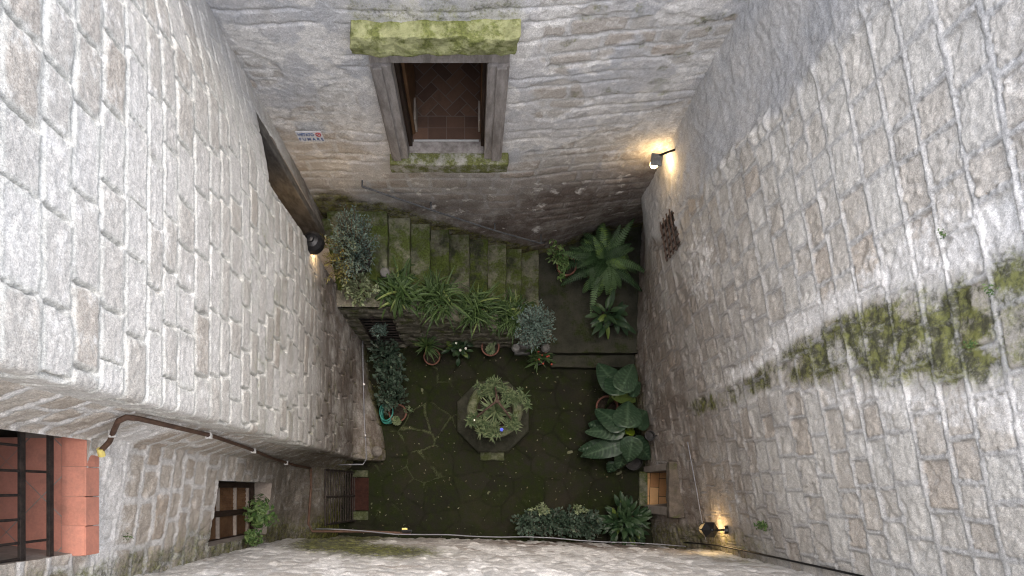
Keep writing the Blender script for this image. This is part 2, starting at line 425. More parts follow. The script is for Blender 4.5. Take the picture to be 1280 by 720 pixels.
def build_wall(name, mat, s0, s1, z0, z1, pos, relief, holes=(), ds=0.011, dzf=None, thick=0.35, reveal=None, far_cap=None):
    """pos(S,Z)->X,Y of the mean face; relief(S,Z)->(height, attrs). One mesh: face, reveals, top and back."""
    if dzf is None:
        dzf = lambda z: max(0.0085, min(0.022, (CAM_H - z) ** 2 / 1340.0))
    sl = grid_lines(s0, s1, lambda s: ds, [h[0] for h in holes] + [h[1] for h in holes])
    zl = grid_lines(z0, z1, dzf, [h[2] for h in holes] + [h[3] for h in holes])
    S, Z = np.meshgrid(sl, zl, indexing='ij')
    X, Y = pos(S, Z)
    def normals(S, Z, e=0.01):
        xa, ya = pos(S - e, Z); xb, yb = pos(S + e, Z)
        tx, ty = xb - xa, yb - ya
        L = np.sqrt(tx * tx + ty * ty) + 1e-9
        return -ty / L, tx / L
    nx, ny = normals(S, Z)
    h, at_ = relief(S, Z)
    n1, n2 = S.shape
    V = np.stack([X + nx * h, Y + ny * h, Z], -1).reshape(-1, 3)
    I = np.arange(n1 * n2).reshape(n1, n2)
    sc = (sl[:-1] + sl[1:]) / 2; zc = (zl[:-1] + zl[1:]) / 2
    keep = np.ones((n1 - 1, n2 - 1), bool)
    for (a, b, c, d) in [q[:4] for q in holes]:
        keep &= ~(((sc > a) & (sc < b))[:, None] & ((zc > c) & (zc < d))[None, :])
    q = np.stack([I[:-1, :-1], I[:-1, 1:], I[1:, 1:], I[1:, :-1]], -1)[keep]
    verts = V.tolist(); faces = q.tolist(); mi = [0] * len(faces)
    nfront = len(verts)
    def bp(s, z, t):
        s_ = np.array([float(s)]); z_ = np.array([float(z)])
        x, y = pos(s_, z_); a, b = normals(s_, z_)
        return [float(x[0] - a[0] * t), float(y[0] - b[0] * t), float(z)]
    # reveals: thick ring from the displaced front edge to the back of the wall
    for hq in holes:
        a, b, c, d = hq[:4]
        i0 = int(np.argmin(np.abs(sl - a))); i1 = int(np.argmin(np.abs(sl - b)))
        j0 = int(np.argmin(np.abs(zl - c))); j1 = int(np.argmin(np.abs(zl - d)))
        ring = [(i, j0) for i in range(i0, i1)] + [(i1, j) for j in range(j0, j1)] + [(i, j1) for i in range(i1, i0, -1)] + [(i0, j) for j in range(j1, j0, -1)]
        base = len(verts)
        for (i, j) in ring: verts.append(bp(sl[i], zl[j], thick))
        for (i, j) in ring:
            p = verts[int(I[i, j])]; verts.append(list(p))
        n = len(ring)
        for k in range(n):
            k2 = (k + 1) % n
            faces.append([base + n + k, base + n + k2, base + k2, base + k]); mi.append(1)
    # back sheet (coarse) and top
    bs = np.unique(np.concatenate([np.linspace(s0, s1, 14)] + [np.array(hq[:2]) for hq in holes]))
    bz = np.unique(np.concatenate([np.array([z0, z1])] + [np.array(hq[2:4]) for hq in holes]))
    base = len(verts)
    for s in bs:
        for z in bz: verts.append(bp(s, z, thick + 0.001))
    nb = len(bz)
    for i in range(len(bs) - 1):
        for j in range(nb - 1):
            sm, zm = (bs[i] + bs[i+1]) / 2, (bz[j] + bz[j+1]) / 2
            if any(hq[0] < sm < hq[1] and hq[2] < zm < hq[3] for hq in holes): continue
            faces.append([base+i*nb+j, base+(i+1)*nb+j, base+(i+1)*nb+j+1, base+i*nb+j+1]); mi.append(1)
    base = len(verts)
    for s in bs: verts.append(bp(s, z1, -0.015)); verts.append(bp(s, z1, thick + 0.001))
    for i in range(len(bs) - 1):
        faces.append([base+2*i, base+2*i+2, base+2*i+3, base+2*i+1]); mi.append(1)
    me = bpy.data.meshes.new(name)
    me.from_pydata(verts, [], faces)
    me.materials.append(mat); me.materials.append(reveal or M['reveal'])
    me.polygons.foreach_set('material_index', mi)
    me.polygons.foreach_set('use_smooth', [m == 0 for m in mi])
    pad = len(verts) - nfront
    for k in ('stone', 'rnd', 'moss', 'damp_shade', 'lime', 'plaster'):
        arr = at_.get(k, 0.0)
        arr = np.broadcast_to(np.asarray(arr, float), S.shape).reshape(-1)
        arr = np.concatenate([arr, np.full(pad, 0.5 if k == 'rnd' else 0.0)])
        a = me.attributes.new(k, 'FLOAT', 'POINT'); a.data.foreach_set('value', arr)
    me.update()
    o = bpy.data.objects.new(name, me); COL.objects.link(o)
    return o

TOP = 8.7
# ---- right wall: s = Y
def pos_right(S, Z):
    up = 2.868 - 0.2 * S
    lo = np.interp(S, [-1.2, -0.72, 2.15, 4.3], [2.88, 2.82, 2.48, 2.56])
    k = sstep(0.3, 2.1, Z)
    X = lo + (up - lo) * k
    # the wall bellies a little and swells toward the back corner
    X = X + 0.05 * (fbm(S * 0.7, Z * 0.45, 3, 2) - 0.5) - 0.10 * sstep(3.0, 3.7, S) * sstep(2.0, 5.0, Z)
    return X, S
def relief_right(S, Z):
    st, sid, dz, dS = masonry(S, Z, 11, (0.20, 0.29), (0.19, 0.36), 0.026, 0.010, 0.020, 1.6, 0.004)
    rough = fbm(S * 14, Z * 14, 21, 4) - 0.5
    chip = fbm(S * 5, Z * 5, 22, 4)
    pl = sstep(0.45, 0.62, sstep(2.55, 3.5, S + 0.5 * (fbm(S * 1.5, Z * 1.5, 23, 4) - 0.5) + 0.10 * (Z - 3)))
    pl = pl * sstep(1.1, 1.9, Z)
    # mortar stands proud of the weathered stones
    fr = fbm(S * 38, Z * 38, 27, 3) - 0.5
    tiltS = (_hash(np.round(sid * 9999), np.round(sid * 777), 5) - 0.5)
    h = (1 - st) * (0.001 + 0.010 * rough + 0.006 * fr) + st * (-0.003 + 0.010 * tiltS - 0.010 * masonry.frac * (0.3 + sid) - 0.0  + 0.012 * rough + 0.010 * fr - 0.012 * sstep(0.58, 0.70, chip))
    h = h - 0.016 * 4 * st * (1 - st) * (0.5 + sid)
    ridge = np.exp(-((S - 2.95 - 0.10 * (fbm(S * 2, Z * 2, 29, 3) - 0.5)) / 0.10) ** 2) * sstep(3.2, 4.4, Z)
    h = h + ridge * (0.035 + 0.10 * rough)
    h = h * (1 - pl) + pl * (0.015 + 0.016 * rough + 0.010 * fr + 0.06 * (fbm(S * 1.6, Z * 0.8, 24, 3) - 0.5))
    nz = fbm(S * 2.2, Z * 0.9, 25, 4) - 0.5
    w = 0.12 + 0.20 * sstep(3.6, 6.5, Z)
    cen = 1.0 - 0.16 * sstep(5.0, 7.0, Z)
    band = 1 - sstep(w * 0.45, w * 1.6, np.abs(S - cen + 0.22 * nz))
    brk = fbm(S * 6, Z * 6, 28, 4)
    moss = band * sstep(1.5, 2.4, Z) * (0.40 + 0.12 * sstep(4.0, 5.5, Z) + 0.34 * sstep(0.38, 0.62, brk) - 0.14 * (1 - st))
    moss = np.maximum(moss, (1 - sstep(0.0, 0.35, np.abs(S + 0.10) * 0.9)) * sstep(1.0, 0.0, Z - 0.75) * 0.5 * 1.0)
    moss = np.maximum(moss, 0.55 * sstep(-0.28, -0.62, S + 0.12 * nz) * sstep(4.6, 2.2, Z))
    moss = np.maximum(moss, 0.55 * sstep(0.75, 0.05, Z + 0.5 * nz))
    lime = (1 - sstep(w * 0.8, w * 3.0, np.abs(S - cen - 0.06 + 0.3 * nz))) * (1 - band * 0.6) * sstep(2.2, 3.6, Z) * 0.85
    lime = np.maximum(lime, 0.62 * np.exp(-((S - 2.35) / 0.55) ** 2 - ((Z - 3.1) / 0.55) ** 2))
    lime = np.maximum(lime, 0.42 * sstep(5.2, 7.0, Z) * sstep(0.9, 2.4, S))
    lime = np.maximum(lime, 0.30 * sstep(6.0, 7.2, Z + nz))
    damp_shade = sstep(5.2, 1.2, Z + 1.6 * nz + 0.5 * sstep(1.5, 3, S)) * 0.95
    damp_shade = np.maximum(damp_shade * (1 - 0.75 * pl * sstep(1.6, 2.6, Z)), 0)
    return h, dict(stone=st, rnd=sid, moss=moss, lime=lime, damp_shade=damp_shade, plaster=pl * 0.9)
DOOR_R = (-0.24, 0.27, 0.0, 1.22)
NICHE_R = (2.72, 3.12, 2.28, 2.72)
wall_right = build_wall('stone_wall', M['wall_right'], -1.15, 4.35, -0.06, 7.9, pos_right, relief_right, [DOOR_R, NICHE_R], ds=0.0105)
tag(wall_right, 'tall right hand wall of square tuff blocks with raised mortar and a green moss streak', 'wall')

# ---- back wall: s runs from right to left, s = 2.9 - X
def pos_back(S, Z):
    X = 2.9 - S
    lo = np.interp(X, [-2.4, 0.7, 1.3, 2.0, 2.9], [3.50, 3.50, 3.62, 3.90, 4.02])
    up = np.interp(X, [-2.4, 0.4, 2.9], [3.50, 3.50, 3.70])
    k = sstep(0.2, 2.4, Z)
    Y = lo + (up - lo) * k + 0.05 * (fbm(X * 0.8, Z * 0.6, 33, 2) - 0.5)
    return X, Y
def relief_back(S, Z):
    X = 2.9 - S
    st, sid, dz, dS = masonry(S, Z, 57, (0.13, 0.24), (0.18, 0.48), 0.03, 0.014, 0.035, 2.2)
    rough = fbm(S * 12, Z * 14, 61, 4) - 0.5
    big = fbm(S * 1.7, Z * 2.2, 62, 4)
    patch = sstep(0.47, 0.54, big + 0.12 * sstep(2.8, 4.4, Z) - 0.04)
    frame = np.exp(-(np.maximum(np.maximum(-0.98 - X, X - 0.46), 0) / 0.06) ** 2) * sstep(2.75, 3.05, Z) * sstep(5.5, 5.1, Z)
    patch = np.maximum(patch * sstep(2.0, 3.1, Z), frame)
    fr = fbm(S * 36, Z * 36, 69, 3) - 0.5
    h = 0.005 * (sid - 0.5) * st + 0.003 * rough + 0.005 * fr - 0.008 * 4 * st * (1 - st) * (0.3 + sid)
    h = h * (1 - 0.75 * patch) + patch * (0.009 + 0.003 * rough + 0.005 * fr + 0.008 * (fbm(S * 3, Z * 3, 63, 3) - 0.5))
    crack = np.exp(-(dz / 0.012) ** 2) * sstep(0.45, 0.6, fbm(S * 1.5, Z * 3, 64, 3))
    h = h - 0.012 * crack
    nz = fbm(X * 2.0, Z * 2.5, 65, 4) - 0.5
    moss = 0.46 * sstep(0.58, 0.72, fbm(X * 4, Z * 6, 66, 4)) * sstep(3.2, 4.2, Z) * sstep(0.3, 0.8, X)
    moss = np.maximum(moss, 0.42 * sstep(4.90, 5.02, Z) * sstep(5.35, 5.1, Z) * sstep(-0.98, -0.85, X) * sstep(0.45, 0.3, X) * 1.1)
    moss = np.maximum(moss, 0.7 * sstep(-1.2, -1.5, X) * sstep(2.55, 2.1, Z + nz * 0.5))
    moss = np.maximum(moss, 0.65 * sstep(0.32, 0.1, Z - np.interp(X, [-1.1, 0.97, 1.2], [1.87, 0.4, 0.3]) + 0.3 * nz))
    lime = 0.58 * sstep(0.46, 0.60, fbm(X * 2.6 + 9, Z * 2.8, 67, 4)) + 0.14 * sstep(4.0, 5, Z)
    lime = lime * sstep(2.2, 3.4, Z)
    lime = np.maximum(lime, 0.5 * sstep(0.64, 0.72, fbm(X * 6, Z * 7, 68, 4)) * sstep(0.6, 1.2, Z))
    damp_shade = sstep(3.3, 1.7, Z + 1.1 * nz - 0.2 * (X - 0.3))
    return h, dict(stone=st, rnd=sid, moss=moss, lime=lime, damp_shade=damp_shade, plaster=patch * 0.95 * sstep(2.3, 3.2, Z))
WIN_B = (2.9 - 0.125, 2.9 + 0.655, 3.19, 4.585)     # s from X=0.125 to X=-0.655
wall_back = build_wall('stone_wall', M['wall_back'], 0.3, 5.1, -0.06, 7.4, pos_back, relief_back, [WIN_B], ds=0.0105,
                       dzf=lambda z: max(0.010, min(0.022, (CAM_H - z) ** 2 / 1900.0)) if z < 5.6 else 0.05)
tag(wall_back, 'far rubble wall with patchy grey plaster around one stone framed window', 'wall')

# ---- left projecting wall: path from the far corner to the near corner and round it
LP = np.array([(-2.06, 4.0), (-1.90, 3.45), (-1.735, 2.75), (-1.70, 2.55), (-1.68, 2.2), (-1.68, 0.52), (-1.682, 0.475), (-1.692, 0.455), (-1.71, 0.445), (-1.74, 0.44), (-2.75, 0.45)])
LS = np.concatenate([[0], np.cumsum(np.hypot(*np.diff(LP, axis=0).T))])
def pos_left(S, Z):
    X = np.interp(S, LS, LP[:, 0]); Y = np.interp(S, LS, LP[:, 1])
    b = sstep(0.95, 0.0, Z) * (0.03 + 0.30 * sstep(2.2, 0.45, Y)) * sstep(-1.95, -1.72, X) * sstep(2.6, 2.3, Y)
    bul = 0.05 * (fbm(S * 0.6 + 4, Z * 0.4, 71, 2) - 0.5)
    return X + b + bul, Y
def relief_left(S, Z):
    st, sid, dz, dS = masonry(S, Z, 83, (0.15, 0.22), (0.22, 0.42), 0.030, 0.02, 0.014)
    frac = masonry.frac
    rough = fbm(S * 14, Z * 14, 91, 4) - 0.5
    chip = fbm(S * 4.5, Z * 4.5, 92, 4)
    bed = np.exp(-(dz / 0.022) ** 2); head = np.exp(-(dS / 0.010) ** 2)
    fr = fbm(S * 40, Z * 40, 96, 3) - 0.5
    h = 0.006 * rough + 0.006 * fr + 0.005 * (sid - 0.5) * st - 0.008 * frac * (0.4 + 0.8 * sid) - 0.036 * head * sstep(0.05, 0.35, sid) * (1 - bed) - 0.009 * np.exp(-(dz / 0.010) ** 2) * (0.35 + sstep(0.4, 0.6, chip))
    # each stone tips a little, so one end catches the light
    nz = fbm(S * 1.8, Z * 1.0, 93, 4) - 0.5
    moss = 0.36 * sstep(0.5, 0.68, fbm(S * 2.5, Z * 5, 94, 4)) * sstep(6.5, 4.0, Z)
    moss = np.maximum(moss, 0.62 * sstep(0.5, 0.0, Z + nz * 0.6))
    moss = np.maximum(moss, 0.45 * sstep(LS[5] - 0.5, LS[6], S) * sstep(1.2, 0.2, Z + nz))
    lime = 0.30 * sstep(3.5, 6.0, Z + 1.2 * nz) + 0.12 * sstep(0.5, 0.7, fbm(S * 3, Z * 7, 95, 3))
    pl = 0.8 * sstep(1.3, 0.75, S + 0.25 * nz) * sstep(3.9, 4.4, Z)
    damp_shade = sstep(4.1, 2.1, Z + 1.3 * nz + 0.25 * sstep(2.0, 0.5, S))
    return h, dict(stone=np.clip(st, 0.25, 1) , rnd=sid, moss=moss, lime=lime, damp_shade=damp_shade, plaster=pl)
S_OF_Y = lambda y: float(np.interp(-y, -LP[:, 1][:9], LS[:9]))
DOOR_L = (S_OF_Y(3.22), S_OF_Y(2.56), 1.875, 4.38)
wall_left = build_wall('stone_wall', M['wall_left'], 0.02, LS[-1], -0.06, TOP, pos_left, relief_left, [DOOR_L], ds=0.0075)
tag(wall_left, 'bright left hand wall of coursed stone ending in a rounded corner above the plinth', 'wall')

# ---- recessed wall with the two small windows: s from Y=0.45 to Y=-0.75
RP = np.array([(-1.86, 0.49), (-1.93, 0.435), (-2.29, 0.31), (-2.45, -0.85)])
RS = np.concatenate([[0], np.cumsum(np.hypot(*np.diff(RP, axis=0).T))])
RY = lambda y: float(np.interp(-y, -RP[:, 1], RS))
def pos_rec(S, Z):
    X = np.interp(S, RS, RP[:, 0]); Y = np.interp(S, RS, RP[:, 1])
    return X + 0.0 * Z + 0.34 * sstep(1.9, 0.1, Z) * sstep(0.5, 0.3, Y) + 0.04 * (fbm(S + 3, Z * 0.5, 101, 2) - 0.5), Y
def relief_rec(S, Z):
    st, sid, dz, dS = masonry(S, Z, 113, (0.17, 0.25), (0.18, 0.42), 0.032, 0.014, 0.025)
    rough = fbm(S * 13, Z * 13, 121, 4) - 0.5
    nz = fbm(S * 2.2, Z * 1.4, 123, 4) - 0.5
    h = -st * 0.004 - 0.010 * 4 * st * (1 - st) + 0.010 * (sid - 0.5) * st + 0.012 * rough + 0.010 * (fbm(S * 38, Z * 38, 127, 3) - 0.5) - 0.010 * sstep(0.6, 0.72, fbm(S * 5, Z * 5, 122, 3))
    y = np.interp(S, RS, RP[:, 1])
    lime = 0.75 * np.exp(-((Z - 5.55) / 0.22) ** 2) + 0.2 * sstep(4.0, 6.0, Z)
    moss = 0.58 * sstep(-0.1, -0.6, y + 0.4 * nz) * sstep(5.9, 4.4, Z) + 0.5 * sstep(1.6, 0.3, Z + nz)
    moss = np.maximum(moss, 0.55 * sstep(-0.32, -0.5, y + 0.2 * nz))
    damp_shade = sstep(4.6, 2.0, Z + 1.2 * nz)
    return h, dict(stone=st, rnd=sid, moss=moss, lime=lime, damp_shade=damp_shade, plaster=0.0)
WIN_RED = (RY(0.295), RY(-0.385), 5.85, 6.75)
WIN_BROWN = (RY(0.08), RY(-0.52), 2.42, 3.95)
wall_rec = build_wall('stone_wall', M['wall_recess'], 0.0, RS[-1], -0.06, TOP, pos_rec, relief_rec, [WIN_RED, WIN_BROWN], ds=0.0105, thick=0.42)
tag(wall_rec, 'narrow recessed wall of small stones holding the red tiled window and the brown window', 'wall')

# ---- near wall, seen edge-on below the camera: s = X + 2.7
def near_y(X): return np.interp(X, [-2.7, -2.0, 2.75, 3.3], [-0.64, -0.63, -0.76, -0.76])
def pos_near(S, Z):
    X = S - 2.7
    return X, near_y(X) - 0.10 * sstep(1.75, 1.42, Z) + 0.015 * (fbm(X * 0.8, Z * 0.5, 131, 2) - 0.5)
def relief_near(S, Z):
    st, sid, dz, dS = masonry(S, Z, 143, (0.2, 0.3), (0.3, 0.6), 0.03, 0.03, 0.04)
    rough = fbm(S * 9, Z * 3.2, 151, 5) - 0.5
    nz = fbm(S * 1.5, Z * 0.8, 153, 4) - 0.5
    X = S - 2.7
    h = st * 0.010 + 0.034 * rough + 0.02 * (fbm(S * 22, Z * 9, 154, 3) - 0.5)
    moss = 0.85 * np.exp(-((X + 1.7) / 0.6) ** 2) * sstep(4.2, 2.4, Z + nz) + 0.85 * np.exp(-((X + 0.8) / 0.6) ** 2 - ((Z - 3.1) / 0.8) ** 2)
    moss = np.maximum(moss, 0.45 * sstep(2.35, 2.75, X) * sstep(4.2, 3.0, Z))
    lime = 0.16 + 0.30 * nz + 0.55 * sstep(0.42, 0.62, fbm(X * 5, Z * 1.6, 155, 4)) + 0.3 * sstep(-1.6, -2.2, X)
    damp_shade = sstep(2.35, 1.5, Z + 0.5 * nz) * sstep(-0.2, 1.0, X) + 0.25 * sstep(3.5, 2.0, Z)
    return h, dict(stone=np.clip(st, 0.4, 1), rnd=sid, moss=moss, lime=lime, damp_shade=np.clip(damp_shade, 0, 1), plaster=0.0)
wall_near = build_wall('stone_wall', M['wall_near'], 0.0, 6.1, -0.06, TOP, pos_near, relief_near, [], ds=0.014, dzf=lambda z: 0.022 if z < 5.6 else 0.06)
tag(wall_near, 'pale weathered wall straight below the viewer, seen almost edge on along the bottom', 'wall')

# ------------------------------------------------------------------ courtyard floor
def build_floor():
    xs = np.arange(-3.2, 3.6, 0.016); ys = np.arange(-1.6, 5.2, 0.016)
    X, Y = np.meshgrid(xs, ys, indexing='ij')
    rng = np.random.RandomState(5)
    # irregular paving: nearest and second-nearest seed
    P = []
    for gx in np.arange(-3.4, 3.8, 0.42):
        for gy in np.arange(-1.8, 5.4, 0.36):
            P.append((gx + rng.uniform(-0.19, 0.19), gy + rng.uniform(-0.16, 0.16)))
    P = np.array(P)
    Xw = X + 0.05 * (fbm(X * 3, Y * 3, 201, 3) - 0.5) * 2; Yw = Y + 0.05 * (fbm(X * 3 + 9, Y * 3, 202, 3) - 0.5) * 2
    d1 = np.full(X.shape, 9.0); d2 = d1.copy(); idn = np.zeros(X.shape)
    for k, (a, b) in enumerate(P):
        d = np.hypot(Xw - a, Yw - b)
        c = d < d1
        d2 = np.where(c, d1, np.minimum(d2, d)); idn = np.where(c, k, idn); d1 = np.where(c, d, d1)
    edge = d2 - d1
    joint = 1 - sstep(0.012, 0.045, edge)
    n = fbm(X * 6, Y * 6, 203, 4) - 0.5
    Z = 0.004 * (1 - joint) + 0.012 * n + 0.02 * (fbm(X * 1.2, Y * 1.2, 204, 2) - 0.5)
    rnd = _hash(idn, idn * 0 + 3, 9)
    # worn, pale joints show at the left and here and there
    pale = (1 - sstep(0.006, 0.024, edge + 0.03*(fbm(X * 14, Y * 14, 207, 3) - 0.5))) * np.maximum(sstep(-0.15, -0.75, X) * sstep(0.1, 0.5, Y), 0.6 * sstep(0.6, 0.72, fbm(X * 1.1, Y * 1.1, 205, 3)))
    pale = np.clip(pale, 0, 1) * sstep(0.42, 0.58, fbm(X * 4.2, Y * 4.2, 206, 3))
    me = bpy.data.meshes.new('courtyard_floor')
    I = np.arange(X.size).reshape(X.shape)
    q = np.stack([I[:-1, :-1], I[1:, :-1], I[1:, 1:], I[:-1, 1:]], -1).reshape(-1, 4)
    me.from_pydata(np.stack([X, Y, Z], -1).reshape(-1, 3).tolist(), [], q.tolist())
    me.polygons.foreach_set('use_smooth', [True] * len(q))
    for k, arr in (('rnd', rnd), ('joint', joint), ('pale', pale)):
        a = me.attributes.new(k, 'FLOAT', 'POINT'); a.data.foreach_set('value', arr.reshape(-1))
    nt = NT('mossy_paving', 0.9, 0.05)
    big = nt.noise(1.6, 6, 0.7); mid = nt.noise(8, 6, 0.75); fine = nt.noise(55, 4, 0.7)
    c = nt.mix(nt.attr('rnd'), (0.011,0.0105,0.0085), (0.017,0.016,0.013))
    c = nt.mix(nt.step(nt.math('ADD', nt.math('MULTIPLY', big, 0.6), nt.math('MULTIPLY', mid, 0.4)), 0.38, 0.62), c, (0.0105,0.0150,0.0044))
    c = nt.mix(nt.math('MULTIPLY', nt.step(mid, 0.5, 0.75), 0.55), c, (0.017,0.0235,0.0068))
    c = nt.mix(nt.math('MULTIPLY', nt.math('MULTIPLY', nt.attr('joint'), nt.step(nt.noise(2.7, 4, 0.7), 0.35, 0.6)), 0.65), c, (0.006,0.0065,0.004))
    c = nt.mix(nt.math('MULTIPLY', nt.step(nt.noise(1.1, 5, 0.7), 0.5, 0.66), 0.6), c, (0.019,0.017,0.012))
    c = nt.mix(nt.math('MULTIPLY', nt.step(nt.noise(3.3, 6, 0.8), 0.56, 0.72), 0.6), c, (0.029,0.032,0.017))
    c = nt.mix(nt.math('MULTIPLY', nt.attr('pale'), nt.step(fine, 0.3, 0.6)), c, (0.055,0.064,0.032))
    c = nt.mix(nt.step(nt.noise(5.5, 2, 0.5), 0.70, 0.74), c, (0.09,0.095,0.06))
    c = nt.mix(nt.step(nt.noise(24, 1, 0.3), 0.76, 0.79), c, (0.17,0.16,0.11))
    c = nt.mix(0.8, c, nt.gray(fine, 0.5, 1.5), 'MULTIPLY')
    b1 = nt.bump(mid, 0.5, 0.02); nt.bump(fine, 0.5, 0.008, b1)
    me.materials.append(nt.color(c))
    me.update()
    o = bpy.data.objects.new('courtyard_floor', me); COL.objects.link(o)
    o['kind'] = 'structure'
    return o
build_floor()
lit = MB(); rl = random.Random(91)
for _ in range(170):
    x, y = rl.uniform(-1.5, 2.5), rl.uniform(-0.7, 2.1)
    if math.hypot(x-0.325, y-1.13) < 0.66: continue
    a = rl.uniform(0, 6.28); L_ = rl.uniform(0.006, 0.022); w_ = L_*rl.uniform(0.3, 0.6)
    u = Vector((math.cos(a), math.sin(a), rl.uniform(-.15,.15))); v = Vector((-math.sin(a), math.cos(a), rl.uniform(-.2,.2)))
    p = Vector((x, y, 0.035))
    lit.add([p-u*L_, p-v*w_+Vector((0,0,.006)), p+u*L_, p+v*w_], [(0,1,2,3)], 0, rl.random())
tag(lit.build('fallen_leaves', mat_leaf('dry_leaf', (0.035,0.026,0.014), (0.09,0.075,0.04), (0.22,0.21,0.14))), kind='stuff')
g = MB(); g.box((-40, -40, -0.6), (40, 40, -0.1))
tag(g.build('ground', M['dark_stone']), kind='structure')

# ------------------------------------------------------------------ things fixed in the walls
def room(parent, lo, hi, mat, name, open_side):
    """an unlit box of room behind an opening; open_side is the face left out"""
    x0, y0, z0 = lo; x1, y1, z1 = hi
    P = [(x0,y0,z0),(x1,y0,z0),(x1,y1,z0),(x0,y1,z0),(x0,y0,z1),(x1,y0,z1),(x1,y1,z1),(x0,y1,z1)]
    F = {'-z':(0,1,2,3),'+z':(4,7,6,5),'-y':(0,4,5,1),'+x':(1,5,6,2),'+y':(2,6,7,3),'-x':(3,7,4,0)}
    mb = MB(); mb.add(P, [f for k, f in F.items() if k != open_side])
    return mb.build(name, mat, parent)

def rect_tiles(mb, u0, u1, v0, v1, z, tw, th, ang, gap, rng, mats=1, fn=None, herring=False):
    """small bevel-less tiles clipped to a rectangle, rotated by ang"""
    ca, sa = math.cos(ang), math.sin(ang)
    def clip(poly):
        for axis, lim, keep in ((0,u0,1),(0,u1,-1),(1,v0,1),(1,v1,-1)):
            out = []
            for i in range(len(poly)):
                a, b = poly[i], poly[(i+1) % len(poly)]
                ina = (a[axis]-lim)*keep >= 0; inb = (b[axis]-lim)*keep >= 0
                if ina: out.append(a)
                if ina != inb:
                    t = (lim-a[axis])/(b[axis]-a[axis])
                    out.append((a[0]+(b[0]-a[0])*t, a[1]+(b[1]-a[1])*t))
            poly = out
            if not poly: return poly
        return poly
    cx, cy = (u0+u1)/2, (v0+v1)/2
    Rr = math.hypot(u1-u0, v1-v0)/2 + max(tw, th)
    cells = []
    if herring:
        n = int(Rr/th) + 3
        for i in range(-n, n):
            for j in range(-n, n):
                # herringbone of 2:1 tiles
                k = (i - j) % 4
                if k == 0: cells.append((i*th, j*th, 2*th, th))
                elif k == 2: pass
                if k == 3: cells.append((i*th, j*th, th, 2*th))
    else:
        for i in range(-int(Rr/tw)-2, int(Rr/tw)+2):
            for j in range(-int(Rr/th)-2, int(Rr/th)+2):
                cells.append((i*tw + (0.5*tw if (j % 2 and fn) else 0), j*th, tw, th))
    for (a, b, w, h) in cells:
        p = [(a+gap,b+gap),(a+w-gap,b+gap),(a+w-gap,b+h-gap),(a+gap,b+h-gap)]
        p = [(cx+x*ca-y*sa, cy+x*sa+y*ca) for x, y in p]
        p = clip(p)
        if len(p) < 3: continue
        zz = z + rng.uniform(0, 0.003)
        mb.add([(x, y, zz) for x, y in p], [tuple(range(len(p)))], 0, rng.random())

def rough_block(mb, lo, hi, amp=0.008, seed=0, n=(6, 12, 3), wear=0.0):
    """a subdivided, weathered block"""
    import bmesh
    rr = random.Random(seed)
    x0,y0,z0 = lo; x1,y1,z1 = hi
    bm = bmesh.new(); bmesh.ops.create_cube(bm, size=1.0)
    for v in bm.verts: v.co = Vector(((x0+x1)/2+v.co.x*(x1-x0), (y0+y1)/2+v.co.y*(y1-y0), (z0+z1)/2+v.co.z*(z1-z0)))
    bmesh.ops.bevel(bm, geom=list(bm.edges), offset=0.015, segments=2, affect='EDGES', profile=0.6)
    for ax in range(3):
        for k in range(1, n[ax]):
            co = Vector(lo); co[ax] = lo[ax] + (hi[ax]-lo[ax])*k/n[ax]
            no = Vector((0,0,0)); no[ax] = 1
            bmesh.ops.bisect_plane(bm, geom=list(bm.verts)+list(bm.edges)+list(bm.faces), plane_co=co, plane_no=no)
    P = np.array([v.co[:] for v in bm.verts])
    dx = (fbm(P[:,1]*7+seed, P[:,2]*7, seed+1, 3)-0.5)*2*amp; dy = (fbm(P[:,0]*7, P[:,2]*7+seed, seed+2, 3)-0.5)*2*amp; dz = (fbm(P[:,0]*6, P[:,1]*6+seed, seed+3, 3)-0.5)*2*amp
    if wear: dz = dz - wear*np.exp(-((P[:,1]-(y0+y1)/2)/0.3)**2)*(P[:,2] > z1-0.02)
    P = P + np.stack([dx, dy, dz], -1)
    bm.verts.index_update()
    mb.add([tuple(p) for p in P], [tuple(v.index for v in f.verts) for f in bm.faces], 0, rr.random())
    bm.free()
rng = random.Random(4)
# ---- stone window in the back wall
win = empty('window', (0, 0, 0)); win.parent = wall_back
tag(win, 'stone framed window with mossy lintel')
def jag(mb):  # roughen carved blocks slightly
    for i, (x, y, z) in enumerate(mb.v):
        mb.v[i] = (x + rng.uniform(-.004,.004), y + rng.uniform(-.004,.004), z + rng.uniform(-.004,.004))
YB = 3.5
mb = MB(); rough_block(mb, (-0.915, YB-0.15, 4.80), (0.352, YB+0.1, 4.985), 0.030, 501, (34, 7, 6))
mb.build('lintel', M['mossy_lintel'], win)
mb = MB(); mb.box((-0.825, YB-0.055, 4.585), (0.30, YB+0.22, 4.797), bev=0.01); mb.build('head_frame', M['grey_stone'], win)
for x0, x1 in ((-0.83, -0.655), (0.125, 0.305)):
    mb = MB(); mb.box((x0, YB-0.075, 3.20), (x1, YB+0.22, 4.583), bev=0.012)
    xs = (x1 - 0.05, x1) if x0 < 0 else (x0, x0 + 0.05)
    mb.box((x0 + 0.02 if x0 < 0 else x0 + 0.075, YB-0.10, 3.203), (x1 - 0.075 if x0 < 0 else x1 - 0.02, YB-0.06, 4.583), bev=0.008)
    mb.build('jamb', M['grey_stone'], win)
mb = MB(); rough_block(mb, (-0.86, YB-0.13, 3.03), (0.375, YB-0.005, 3.198), 0.014, 502, (24, 4, 4)); mb.build('sill', M['mossy_sill'], win)
mb = MB(); mb.box((-0.65, YB-0.015, 3.12), (0.12, YB+0.10, 3.212), bev=0.008); mb.build('threshold', M['grey_stone'], win)
